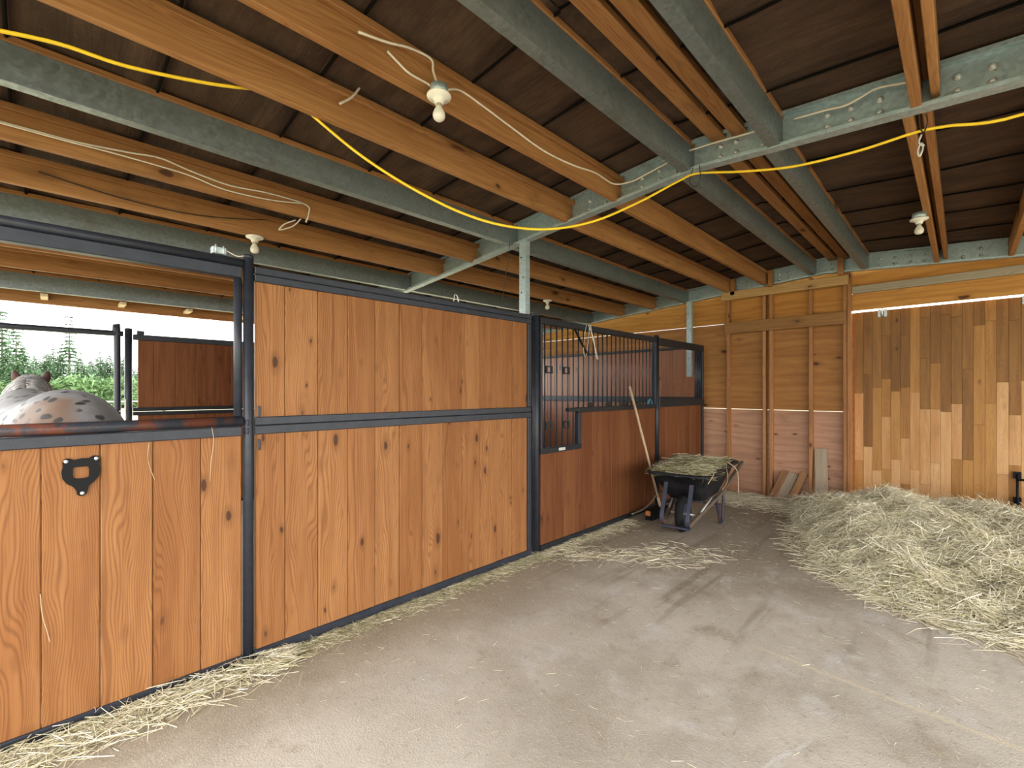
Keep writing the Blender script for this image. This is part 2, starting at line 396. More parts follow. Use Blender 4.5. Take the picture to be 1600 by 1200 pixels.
def build(name, mb, m, parent=None, bevel=0.0, origin=None):
    """mb in world coordinates (unrotated parents); origin recentred"""
    vs = np.array(mb.v); c = (vs.min(0) + vs.max(0)) / 2 if origin is None else np.array(origin, float)
    mb.v = [tuple(p) for p in (vs - c)]
    loc = Vector(c) - (base(parent) if parent else Vector((0, 0, 0)))
    return link(name, mb.mesh(name, m, bevel), loc, parent)
def bx(name, x0, x1, y0, y1, z0, z1, m, parent=None, bevel=0.003):
    return build(name, MB().box(x0, x1, y0, y1, z0, z1), m, parent, bevel)
def bar(name, p0, p1, r, m, parent=None, seg=10):
    return build(name, MB().tube([p0, p1], r, seg), m, parent)
def curve_pts(pts, n=8):
    """Catmull-Rom through pts"""
    P = [Vector(p) for p in pts]; P = [P[0] * 2 - P[1]] + P + [P[-1] * 2 - P[-2]]; out = []
    for i in range(1, len(P) - 2):
        for k in range(n):
            t = k / n
            out.append(0.5 * ((2 * P[i]) + (-P[i - 1] + P[i + 1]) * t + (2 * P[i - 1] - 5 * P[i] + 4 * P[i + 1] - P[i + 2]) * t * t + (-P[i - 1] + 3 * P[i] - 3 * P[i + 1] + P[i + 2]) * t ** 3))
    out.append(P[-2]); return out

def np_mesh(name, V, F, m, tint=None, smooth_=False):
    me = bpy.data.meshes.new(name)
    k = F.shape[1]
    me.vertices.add(len(V)); me.vertices.foreach_set('co', V.astype(np.float32).ravel())
    me.loops.add(F.size); me.loops.foreach_set('vertex_index', F.astype(np.int32).ravel())
    me.polygons.add(len(F)); me.polygons.foreach_set('loop_start', (np.arange(len(F)) * k).astype(np.int32))
    if tint is not None:
        a = me.attributes.new('tint', 'FLOAT', 'POINT'); a.data.foreach_set('value', tint.astype(np.float32))
    me.polygons.foreach_set('use_smooth', np.full(len(F), smooth_))
    me.update(calc_edges=True); me.materials.append(m)
    return me
def strands(P, D, L, rad, tint, bend=0.25):
    """P centres (n,3), D unit dirs, L lengths: three-sided bent stalks, 3 rings"""
    n = len(P); up = NR.normal(size=(n, 3)); S = np.cross(D, up); S /= np.linalg.norm(S, axis=1)[:, None]; T = np.cross(D, S)
    bv = NR.normal(size=(n, 3)) * (L * bend)[:, None]; bv[:, 2] *= 0.4
    V = np.zeros((n, 9, 3))
    for i, t in enumerate((-0.5, 0.0, 0.5)):
        c = P + D * (L * t)[:, None] + bv * (0.25 - t * t)
        r = rad * (1.0, 1.0, 0.45)[i]
        for k in range(3):
            a = 2 * PI * k / 3
            V[:, i * 3 + k] = c + (S * math.cos(a) + T * math.sin(a)) * r[:, None]
    f = np.array([[i * 3 + k, i * 3 + (k + 1) % 3, (i + 1) * 3 + (k + 1) % 3, (i + 1) * 3 + k] for i in range(2) for k in range(3)])
    F = (f[None] + (np.arange(n) * 9)[:, None, None]).reshape(-1, 4)
    return V.reshape(-1, 3), F, np.repeat(tint, 9)

# ------------------------------------------------------------------ roof geometry
XR = -1.3                                       # ridge line
def zb(x): return 3.03 - 0.075 * abs(x - XR)    # underside of the joists
YF, YG, YB = -0.95, 3.17, 7.12                  # front, middle and back girders
XL, XE = -7.55, 3.3                             # eaves; the unseen right one is drawn in to admit more skylight

# ------------------------------------------------------------------ setting: ground, floor
g = build('ground', MB().add([(-160, -120, -0.06), (60, -120, -0.06), (60, 120, -0.06), (-160, 120, -0.06)], [(0, 1, 2, 3)]), M['ground'])
tag(g, 'pale dry pasture outside the barn', None, None, 'structure')
fl = MB().box(-6.98, 4.9, -1.6, 7.22, -0.14, 0.0)
fl_o = build('floor', fl, M['floor'], origin=(0, 0, 0)); tag(fl_o, 'dusty concrete floor with chaff and dirt', None, None, 'structure')

# ------------------------------------------------------------------ setting: ceiling
ceil = empty('ceiling', (XR, 3.0, 3.0), 'dark roofing felt over timber and steel joists', None, None, 'structure')
deck = MB()
for xa, xb_ in ((XL, XR), (XR, XE)):
    za, zc = zb(xa) + 0.235, zb(xb_) + 0.235
    deck.add([(xa, -1.35, za), (xb_, -1.35, zc), (xb_, 7.35, zc), (xa, 7.35, za), (xa, -1.35, za + 0.05), (xb_, -1.35, zc + 0.05), (xb_, 7.35, zc + 0.05), (xa, 7.35, za + 0.05)],
             [(0, 1, 2, 3), (4, 5, 6, 7), (0, 1, 5, 4), (3, 2, 6, 7), (0, 3, 7, 4), (1, 2, 6, 5)])
build('roof_deck', deck, M['felt'], ceil)
# felt laps: sagging strips laid along X
y = -1.3; k = 0
while y < 7.05:
    wd = R.uniform(0.52, 0.74); y1 = min(y + wd, 7.12)
    for xa, xb_ in ((XL, XR), (XR, XE)):
        nx = int(abs(xb_ - xa) / 0.15); ny = 5; vs = []
        sag = R.uniform(0.022, 0.04)
        for j in range(ny + 1):
            ty = j / ny
            for i in range(nx + 1):
                x = xa + (xb_ - xa) * i / nx; yy = y + (y1 - y + 0.03) * ty + 0.012 * math.sin(x * 2.3 + k)
                z = zb(x) + 0.228 - sag * (ty ** 2) * 1.0 + 0.004 * math.sin(x * 9 + k * 2.1) * ty + 0.003 * math.sin(yy * 31 + x * 3)
                vs.append((x, yy, z))
        n1 = nx + 1; top = [(p[0], p[1], p[2] + 0.004) for p in vs]; no = len(vs)
        fs = [(j * n1 + i, j * n1 + i + 1, (j + 1) * n1 + i + 1, (j + 1) * n1 + i) for j in range(ny) for i in range(nx)]
        mb = MB(); mb.add(vs + top, fs + [tuple(q + no for q in reversed(f)) for f in fs] + [(ny * n1 + i, ny * n1 + i + 1, no + ny * n1 + i + 1, no + ny * n1 + i) for i in range(nx)], True)
        fs_ = build('felt_strip', mb, M['felt'], ceil)
        build('crease_shade_line', MB().tube([Vector(vs[ny * n1 + i]) + Vector((0, -0.012, -0.003)) for i in range(0, nx + 1, 2)] + [Vector(vs[ny * n1 + nx]) + Vector((0, -0.012, -0.003))], 0.007, 6), M['crease_shade'], fs_)  # thin dark line added per lap as the painted shade of a sag crease
    y = y1; k += 1
# girders: C channels, opening towards the camera, bent at the ridge
GH = 0.205
def girder(yw, xa, xb_, name='girder'):
    t = 0.006; d = 0.072
    poly = [(0, 0), (-d, 0), (-d, 0.022), (-d + t, 0.022), (-d + t, t), (-t, t), (-t, GH - t), (-d + t, GH - t), (-d + t, GH - 0.022), (-d, GH - 0.022), (-d, GH), (0, GH)]
    mb = MB()
    xs = [xa, XR, xb_]
    mb.sweep(poly, [((x, yw, zb(x) - 0.006), (0, 1, 0), (0, 0, 1)) for x in xs])
    return build(name, mb, M['galv'], ceil)
g_mid = girder(YG, XL + 0.05, XE - 0.05); g_back = girder(YB, XL + 0.05, XE - 0.05); g_front = girder(YF, XL + 0.05, XE - 0.05)
bolt_me = MB().lathe([(0.004, 0), (0.013, 0.001), (0.013, 0.003), (0.0085, 0.0035), (0.0085, 0.011), (0.004, 0.013)], 8).mesh('bolt', M['zinc'])
def bolts(gd, yf, xs, zs):
    for x in xs:
        for dz in zs:
            o = link('bolt', bolt_me, Vector((x, yf, zb(x) + dz)) - base(gd), gd); o.rotation_euler = (PI / 2, 0, 0); o.scale = (1.35, 1.35, 1.35)
bolts(g_mid, YG - 0.006, [-2.22, -2.06, -1.74, -1.60, -1.47, -1.16, -1.06, -0.90, -0.56, -0.45, -0.32, -0.02, 0.10, 0.24, 0.38], (0.055, 0.125))
bolts(g_back, YB - 0.006, [-2.36, -2.24, -1.82, -1.70, -1.20, -0.72, -0.58, -0.44, -0.32, 0.0, 0.14], (0.055, 0.125))
# joists in the two bays
JO = [('s', -7.2), ('w', -6.33), ('w', -5.67), ('s', -4.95), ('w', -4.27), ('w', -3.67), ('s', -3.09), ('w', -2.42), ('w', -1.94), ('s', -1.37),
      ('s', -0.82), ('w', -0.17), ('w', 0.40), ('s', 1.05), ('w', 1.65), ('w', 2.25), ('s', 2.9)]
def steel_joist(x, ya, yb):
    z = zb(x); h = 0.175; t = 0.005; wd = 0.065
    poly = [(0, 0), (-wd, 0), (-wd, 0.02), (-wd + t, 0.02), (-wd + t, t), (-t, t), (-t, h - t), (-wd + t, h - t), (-wd + t, h - 0.02), (-wd, h - 0.02), (-wd, h), (0, h)]
    mb = MB().sweep(poly, [((x + 0.032, yy, z), (1, 0, 0), (0, 0, 1)) for yy in (ya, yb)])
    j = build('steel_joist', mb, M['galv_dk'], ceil)
    build('nailer', MB().box(x - 0.04, x + 0.04, ya, yb, z + h + 0.001, z + h + 0.034), M['joist_y'], j, 0.003)
def wood_joist(x, ya, yb, dx=0.0):
    z = zb(x) + 0.002; th = 0.021
    o = build('wood_joist', MB().box(x - th, x + th, ya, yb, z, z + 0.185), M['joist_y'], ceil, 0.003)
    build('ledger', MB().box(x + th + 0.001, x + th + 0.03, ya, yb, z + 0.152, z + 0.19), M['joist_y'], o, 0.003)
for bay, (ya, yb) in enumerate(((YF + 0.004, YG - 0.008), (YG + 0.004, YB - 0.008))):
    for kx, x in JO:
        xo = x - (0.04 if bay and x > -3.5 else 0)
        (steel_joist if kx == 's' else wood_joist)(xo, ya, yb)
    for x in (-1.165, -1.035):      # twin flat planks beside the ridge, high under the felt
        xx = x - 0.03 * bay
        bx('flat_plank', xx - 0.045, xx + 0.045, ya - 0.05 if not bay else ya, yb, zb(xx) + 0.165, zb(xx) + 0.203, M['joist_y'], ceil)
# doubled joist end at the right, second leaf just behind
for ya, yb in ((YF, YG - 0.01), (YG + 0.004, YB - 0.01)):
    xo = -0.117 - (0.04 if ya > 0 else 0)
    bx('wood_joist', xo, xo + 0.036, ya, yb, zb(-0.1) + 0.05, zb(-0.1) + 0.19, M['joist_y'], ceil)
# left eave board and outrigger blocks
bx('eave_board', XL - 0.02, XL + 0.02, -1.35, 7.35, zb(XL) - 0.06, zb(XL) + 0.24, M['joist_y'], ceil)
for q in range(12):
    yy = -0.75 + q * 0.672
    bx('outrigger_block', XL + 0.022, -7.24, yy - 0.03, yy + 0.03, zb(-7.3) - 0.035, zb(-7.3) + 0.0, M['eave'], ceil)

# ------------------------------------------------------------------ setting: back wall
wb = empty('wall_back', (-2.5, 7.18, 0), 'plywood back wall with bare studs', None, None, 'structure')
YW = 7.17
def sheet(x0, x1, z0, z1, m, y=YW, th=0.014, nm='plywood_sheet'):
    return bx(nm, x0, x1, y, y + th, z0, z1, M[m], wb, 0.001)
for x0, x1 in ((-7.0, -5.39), (-5.387, -3.20), (-3.197, -1.02)):
    z1, z2 = 1.226, 2.508
    sheet(x0, x1, 0.0, z1, 'ply_red'); sheet(x0, x1, z1 + 0.004, z2, 'ply')
    zt0, zt1 = zb(x0) + 0.05, zb(x1) + 0.05
    mb = MB().add([(x0, YW, z2 + 0.003), (x1, YW, z2 + 0.003), (x1, YW, zt1), (x0, YW, zt0), (x0, YW + 0.014, z2 + 0.003), (x1, YW + 0.014, z2 + 0.003), (x1, YW + 0.014, zt1), (x0, YW + 0.014, zt0)],
                  [(0, 1, 2, 3), (4, 5, 6, 7), (0, 1, 5, 4), (2, 3, 7, 6), (0, 3, 7, 4), (1, 2, 6, 5)])
    build('plywood_sheet', mb, M['ply_gold'], wb)
def stud(x0, x1, z1=None, z0=0.0, y0=7.08, m='stud_z'):
    bx('stud', x0, x1, y0, YW - 0.001, z0, z1 or zb(x0) - 0.012, M[m], wb, 0.003)
for x in (-2.49, -2.0, -1.915, -1.44): stud(x - 0.019, x + 0.019)
stud(-1.085, -1.047); stud(-1.043, -1.005)
# stud stubs standing proud of the girder under the joist ends
for x in (-2.40, -1.90, -1.10):
    bx('stud_end', x - 0.03, x + 0.03, 7.0, 7.04, zb(x) - 0.05, zb(x) + 0.19, M['stud_z'], wb)
bx('top_board', -2.56, -1.02, 7.0, 7.038, 2.835, 2.955, M['board_x'], wb)
bx('ledger_board', -2.53, -1.05, 7.04, 7.078, 2.345, 2.505, M['board_brown'], wb)
# header over the sliding door
bx('header_board', -1.0195, 3.0, YW, YW + 0.02, 2.8185, 3.02, M['ply_gold'], wb)
bx('grey_board', -1.004, 3.0, YW - 0.04, YW + 0.02, 2.728, 2.818, M['board_grey'], wb)
bx('header_board', -1.0195, 3.0, YW, YW + 0.02, 2.514, 2.7275, M['ply_gold'], wb)
sheet(2.36, 3.2, 0.0, 1.226, 'ply_red'); sheet(2.36, 3.2, 1.23, 2.51, 'ply')
stud(2.36, 2.398, 2.7); stud(3.16, 3.198, 2.68)
# outside cladding behind the door's left edge and gable triangle
bx('sill_plate', -7.0, -2.9, 7.09, YW - 0.001, 0.0, 0.05, M['board_brown'], wb)

# ------------------------------------------------------------------ setting: sliding door of reused strip flooring
d1 = empty('door_1', (0.6, 7.24, 0.0), 'sliding barn door faced with upright strips of old wood flooring', None, None, 'structure')
bx('backing', -1.02, 2.35, 7.262, 7.30, 0.03, 2.50, M['board_brown'], d1)
x = -0.985; ci = 0
while x < 2.3:
    wd = 0.089; z = 0.03; first = True
    while z < 2.498:
        ln = R.uniform(0.14, 0.7) if first else R.uniform(0.45, 1.15)
        z1 = min(z + ln, 2.5)
        if 2.5 - z1 < 0.12: z1 = 2.5
        mid = (z + z1) / 2
        pr = R.random()
        if mid < 1.15: mm = 'strip_light' if pr < 0.66 else 'strip_mid'
        elif mid < 1.55: mm = 'strip_mid' if pr < 0.6 else ('strip_dark' if pr < 0.85 else 'strip_light')
        else: mm = 'strip_dark' if pr < 0.75 else 'strip_mid'
        yo = R.uniform(0, 0.002)
        bx('flooring_strip', x, x + wd - 0.0015, 7.24 - yo, 7.262, z, z1 - 0.0015, M[mm], d1, 0.0015)
        z = z1; first = False
    x += wd; ci += 1
for xh in (-0.71, 0.49):
    hp = empty('hanger_plate', Vector((xh, 7.236, 2.46)) - base(d1)); hp.parent = d1
    bx('plate', xh - 0.045, xh - 0.014, 7.229, 7.238, 2.415, 2.515, M['galv'], hp)
    bx('plate', xh + 0.014, xh + 0.045, 7.229, 7.238, 2.415, 2.515, M['galv'], hp)
    bar('bolt', (xh, 7.222, 2.42), (xh, 7.222, 2.53), 0.009, M['zinc'], hp)

# ------------------------------------------------------------------ stall fronts
XS = -2.785      # front face of the frames
def planks(parent, y0, y1, z0, z1, xf=XS - 0.014, th=0.036, m='plank', wd=0.19, seams=None):
    ys = seams or [y0 + wd * i for i in range(int((y1 - y0) / wd) + 1)] + ([y1] if (y1 - y0) % wd > 0.02 else [])
    for a, b in zip(ys[:-1], ys[1:]):
        j = R.uniform(-0.0025, 0.0025)
        bx('plank', xf - th + j, xf + j, a + 0.001, b - 0.001, z0, z1, M[m], parent, 0.004)
def rail(parent, y0, y1, z0, z1, m='frame', x0=XS - 0.055, x1=XS, nm='rail'):
    return bx(nm, x0, x1, y0, y1, z0, z1, M[m], parent, 0.004)
seamsU = [0.792, 0.947, 1.137, 1.326, 1.516, 1.704, 1.890, 2.077, 2.262, 2.452, 2.635, 2.823, 3.012]
# solid panel between the two posts
sp1 = empty('planked_stall_wall', (XS - 0.03, 1.9, 0), 'solid wooden stall panel of upright planks between two steel posts', 'stall panel')
planks(sp1, 0, 0, 0.045, 1.27, seams=seamsU); planks(sp1, 0, 0, 1.335, 2.13, seams=seamsU)
rail(sp1, 0.785, 3.06, 2.15, 2.19); rail(sp1, 0.785, 3.06, 2.107, 2.148)
rail(sp1, 0.785, 3.06, 1.307, 1.353); rail(sp1, 0.785, 3.06, 1.256, 1.305)
rail(sp1, 0.785, 3.06, 0.008, 0.058)
rail(sp1, 3.013, 3.058, 0.059, 1.2555, nm='stile'); rail(sp1, 3.013, 3.058, 1.354, 2.1065, nm='stile')
for z in (1.385, 1.20): bx('hinge_lug', XS + 0.001, XS + 0.014, 0.796, 0.81, z - 0.03, z + 0.03, M['frame'], sp1)
# open-topped door at the left
sd = empty('stall_door', (XS - 0.03, 0.0, 0), 'open-topped stall door with rusty rail, horse behind it', 'stall door')
seamsD = [-0.80, -0.61, -0.42, -0.23, -0.039, 0.149, 0.339, 0.535, 0.722]
planks(sd, 0, 0, 0.045, 1.27, seams=seamsD)
build('rail', MB().tube([(XS - 0.026, -0.86, 1.333), (XS - 0.026, 0.728, 1.333)], 0.027, 12), M['frame_rust'], sd)
rail(sd, -0.86, 0.722, 1.254, 1.305)
rail(sd, -0.86, 0.728, 0.004, 0.056)
build('rail', MB().tube([(XS - 0.026, -0.86, 2.20), (XS - 0.026, 0.729, 2.20)], 0.024, 12), M['frame'], sd)
rail(sd, -0.86, 0.722, 2.115, 2.174)
bar('stile', (XS - 0.03, 0.708, 1.36), (XS - 0.03, 0.708, 2.112), 0.021, M['frame'], sd)
bar('stile', (XS - 0.03, -0.83, 1.36), (XS - 0.03, -0.83, 2.112), 0.014, M['frame'], sd)
def post(name, x, y, z1, r, label, m='frame'):
    p = empty(name, (x, y, 0), label, 'post', 'steel posts of the stall fronts')
    bar('pipe', (x, y, 0), (x, y, z1), r, M[m], p, 14)
    build('cap', MB().lathe([(r * 0.5, 0.0), (r * 1.04, 0.0), (r * 1.04, 0.012), (r * 0.8, 0.02), (r * 0.3, 0.023)], 14, (x, y, z1 - 0.004)), M[m], p)
    return p
p1 = post('stall_post', XS - 0.024, 0.758, 2.235, 0.026, 'blue-grey steel post between the open-topped door and the solid panel')
for z in (1.325, 1.28): bx('hinge_lug', XS + 0.003, XS + 0.012, 0.738, 0.752, z - 0.016, z + 0.016, M['frame'], p1)
p2 = post('stall_post', XS - 0.03, 3.148, 2.20, 0.034, 'steel post between the solid panel and the barred stall door')
bx('latch', XS + 0.006, XS + 0.02, 3.10, 3.12, 1.62, 1.66, M['frame_dk'], p2)
bar('drop_rod', (XS + 0.004, 3.093, 0.25), (XS + 0.004, 3.093, 2.1), 0.006, M['frame_dk'], p2)
p3 = post('stall_post', XS - 0.03, 5.49, 2.20, 0.034, 'steel post at the far end of the barred stall door', 'frame_dk')
bx('latch', XS + 0.005, XS + 0.02, 5.47, 5.485, 1.26, 1.42, M['frame'], p3)
p0 = post('stall_post', XS - 0.03, -0.90, 2.235, 0.03, 'steel post beyond the left edge of the open-topped door')
# small box tied on top of the door track
jb = empty('wire_box', (XS - 0.03, 0.62, 2.228), 'small galvanised wire box on top of the stall door track', 'box')
bx('body', XS - 0.055, XS - 0.01, 0.585, 0.65, 2.226, 2.262, M['galv'], jb)
bar('clip', (XS - 0.008, 0.60, 2.226), (XS - 0.008, 0.60, 2.272), 0.004, M['zinc'], jb)
bar('clip', (XS - 0.008, 0.635, 2.226), (XS - 0.008, 0.635, 2.268), 0.004, M['zinc'], jb)
build('lead', MB().tube(curve_pts([(XS - 0.02, 0.652, 2.25), (XS - 0.02, 0.70, 2.232), (XS - 0.02, 0.735, 2.24)]), 0.003, 6), M['cable'], jb)
# barred stall door
gd = empty('barred_stall_door', (XS - 0.03, 4.3, 0), 'stall door with upright bars, a feed cut-out and planks below', 'stall door')
seamsG = [3.205, 3.364, 3.551, 3.742, 3.838, 4.030, 4.218, 4.402, 4.585, 4.772, 4.960, 5.149, 5.30, 5.425]
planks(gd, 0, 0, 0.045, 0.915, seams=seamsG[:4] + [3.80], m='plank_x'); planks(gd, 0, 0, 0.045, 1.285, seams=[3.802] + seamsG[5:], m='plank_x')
rail(gd, 3.19, 5.445, 0.006, 0.056, 'frame_dk')
rail(gd, 3.775, 5.445, 1.276, 1.328, 'frame_dk'); rail(gd, 3.775, 3.825, 0.957, 1.2755, 'frame', nm='stile'); rail(gd, 3.19, 3.825, 0.905, 0.956, 'frame_dk')
rail(gd, 3.19, 5.445, 2.125, 2.185, 'frame_dk')
rail(gd, 5.40, 5.445, 1.329, 2.124, 'frame', nm='stile'); rail(gd, 3.19, 3.215, 0.957, 2.124, 'frame', nm='stile')
rail(gd, 3.62, 3.774, 1.29, 1.325, 'frame_dk', nm='stub_rail')
for i in range(24):
    yy = 3.275 + i * 0.0885
    bar('bar', (XS - 0.028, yy, 0.955 if yy < 3.75 else 1.327), (XS - 0.028, yy, 2.126), 0.0075, M['frame'], gd, 8)
def frame_plate(y, z, parent):
    e = MB(); a, h, t = 0.05, 0.036, 0.012
    for q in ((y - a, y + a, z + h - t, z + h), (y - a, y + a, z - h, z - h + t), (y - a, y - a + 2 * t, z - h + t, z + h - t), (y + a - 2 * t, y + a, z - h + t, z + h - t)):
        e.box(XS - 0.018, XS - 0.008, *q)
    build('latch_plate', e, M['frame_dk'], parent)
for y_ in (3.32, 3.585):
    frame_plate(y_, 1.70, gd); frame_plate(y_, 1.165, gd)
bx('label_plate', XS + 0.0005, XS + 0.004, 3.45, 3.55, 0.918, 0.945, M['plate_white'], gd, 0.001)
for y_ in (4.02, 4.36, 4.70, 5.02):
    c = build('dirt_clod', MB().lathe([(0.02, 0), (0.045, 0.008), (0.05, 0.03), (0.03, 0.05), (0.01, 0.056)], 9, (XS - 0.027, y_, 1.329)), M['dirt'])
    c.scale = (0.45, 1.1, 0.8); c.location.z -= 0.005
    tag(c, {4.02: 'dark dirt clod on the barred door rail, first from the feed cut-out', 4.36: 'dark dirt clod on the barred door rail, second from the feed cut-out', 4.70: 'dark dirt clod on the barred door rail, third from the feed cut-out', 5.02: 'dark dirt clod on the barred door rail, nearest the broom handle'}[y_], 'dirt', 'dirt clods on the rail of the barred door')
bp = build('feed_clip', MB().tube(curve_pts([(XS - 0.03, 5.26, 1.331), (XS - 0.02, 5.29, 1.39), (XS - 0.03, 5.34, 1.37), (XS - 0.03, 5.37, 1.332)]), 0.012, 8), M['blue'])
tag(bp, 'small blue plastic clip on the rail at the foot of the bars', 'clip')
# end panel against the back wall
ep = empty('stall_end_front', (XS - 0.03, 6.2, 0), 'short planked stall panel between the barred door and the plywood wall', 'stall panel')
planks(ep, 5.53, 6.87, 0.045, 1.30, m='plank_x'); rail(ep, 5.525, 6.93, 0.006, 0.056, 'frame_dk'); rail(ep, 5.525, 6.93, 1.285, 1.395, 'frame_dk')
rail(ep, 5.525, 6.93, 2.09, 2.185, 'frame_dk')
rail(ep, 6.885, 6.93, 0.057, 1.284, 'frame_dk', nm='stile'); rail(ep, 6.885, 6.93, 1.396, 2.089, 'frame_dk', nm='stile')
for yy in (6.70, 6.78, 6.85): bar('bar', (XS - 0.028, yy, 1.394), (XS - 0.028, yy, 2.091), 0.015, M['frame'], ep)
build('staple', MB().tube([(XS - 0.02, 6.931, 1.36), (XS - 0.02, 6.98, 1.36), (XS - 0.02, 6.98, 1.24), (XS - 0.02, 6.931, 1.24)], 0.005, 6), M['frame_dk'], ep)
# galvanised hanger straps from the girders to the stall posts
def hanger(x, yc, z0, z1, label, holes):
    h = empty('hanger_post', (x, yc, z0), label, 'bracket')
    poly = [(-0.04, 0.03), (-0.04, -0.03), (0.04, -0.03), (0.04, 0.03), (0.034, 0.03), (0.034, -0.024), (-0.034, -0.024), (-0.034, 0.03)]
    build('channel', MB().sweep(poly, [((x, yc, z), (1, 0, 0), (0, 1, 0)) for z in (z0, z1)]), M['galv'], h)
    for i, z in enumerate(holes):
        o = link('bolt_hole', bolt_dark, Vector((x + (-0.015, 0.012, -0.01)[i % 3], yc - 0.0305, z)) - base(h), h); o.rotation_euler = (PI / 2, 0, 0)
bolt_dark = MB().lathe([(0.003, 0), (0.008, 0.0005), (0.007, 0.003), (0.002, 0.004)], 8).mesh('bolt_hole', M['black'])
hanger(-2.93, 3.12, 2.215, zb(-2.93) - 0.008, 'galvanised channel bolted under the middle girder above a stall post', [2.75, 2.56, 2.42])
hanger(-3.04, 7.02, 1.72, zb(-3.04) - 0.008, 'galvanised channel hanging down the plywood wall behind the end panel', [2.7, 2.45, 2.0])
# lining panel along the back wall inside the far stall
lp = empty('stall_lining', (-4.9, 7.12, 0), 'planked lining against the back wall inside the barred stall', 'stall panel')
for i in range(21):
    x0 = -2.98 - (i + 1) * 0.19
    bx('plank', x0 + 0.001, x0 + 0.189, 7.095, 7.130, 0.055, 2.16, M['lining'], lp, 0.004)
bx('rail', -6.98, -2.97, 7.06, 7.094, 1.30, 1.40, M['frame'], lp); bx('rail', -6.98, -2.97, 7.06, 7.13, 2.162, 2.20, M['frame'], lp)
# partition between the two stalls, and the outer side
pt = empty('stall_partition', (-4.9, 3.15, 0), 'planked partition between the two stalls', 'stall panel')
for i in range(21):
    x0 = -2.86 - (i + 1) * 0.19
    bx('plank', x0 + 0.001, x0 + 0.189, 3.13, 3.166, 0.05, 2.13, M['plank'], pt, 0.004)
for z in (0.02, 1.30, 2.132): bx('rail', -6.88, -2.86, 3.10, 3.129 if z < 2 else 3.17, z, z + 0.05, M['frame'], pt)
XO = -6.95
op = empty('outer_stall_wall', (XO, 1.9, 0), 'outer planked stall panel seen through the open-topped door', 'stall panel')
seamsO = [0.70, 0.74, 0.855, 1.062, 1.268, 1.477, 1.66, 1.85, 2.04, 2.23, 2.42, 2.61, 2.80, 2.99]
seamsO = [0.70, 0.847] + seamsO[3:]
for a_, b_ in zip(seamsO[:-1], seamsO[1:]):
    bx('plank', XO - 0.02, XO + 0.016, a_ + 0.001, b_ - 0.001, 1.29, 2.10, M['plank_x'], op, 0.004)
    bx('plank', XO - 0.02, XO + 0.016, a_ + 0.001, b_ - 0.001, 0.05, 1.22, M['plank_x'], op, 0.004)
for z0, z1 in ((2.10, 2.165), (1.255, 1.30), (1.205, 1.25), (0.01, 0.05)): bx('rail', XO - 0.03, XO + 0.03, 0.655, 3.05, z0, z1, M['frame_dk' if z0 < 2 else 'frame'], op)
op2 = post('stall_post', XO, 0.615, 2.215, 0.036, 'outer steel post beside the gateway behind the horse')
bx('cap_block', XO - 0.03, XO + 0.03, 0.69, 0.76, 2.168, 2.21, M['frame'], op)
gt = empty('gateway_frame', (XO, 0.0, 0), 'pipe frame of the open gateway beyond the horse', 'gate')
build('pipe', MB().tube(curve_pts([(XO, -1.3, 2.162), (XO, 0.42, 2.162), (XO, 0.49, 2.155), (XO, 0.515, 2.10), (XO, 0.515, 0.0)], 6), 0.032, 12), M['frame'], gt)
for z in (1.26, 1.10): bar('chain_link', (XO + 0.04, 0.53, z), (XO + 0.04, 0.60, z + 0.02), 0.006, M['rope'], gt)
bar('latch_rod', (XO + 0.045, 0.585, 0.9), (XO + 0.045, 0.585, 1.40), 0.007, M['rope'], gt)
post('stall_post', XO, -1.36, 2.215, 0.036, 'outer steel post beyond the left end of the gateway')
o2 = empty('outer_stall_wall', (XO, 5.1, 0), 'outer planked half wall of the barred stall', 'stall panel')
for i in range(20):
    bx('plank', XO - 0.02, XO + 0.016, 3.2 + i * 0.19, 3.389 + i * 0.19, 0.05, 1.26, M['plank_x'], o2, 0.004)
bx('rail', XO - 0.03, XO + 0.03, 3.19, 7.0, 1.262, 1.32, M['frame'], o2); bx('rail', XO - 0.03, XO + 0.03, 3.19, 7.0, 0.01, 0.05, M['frame'], o2)

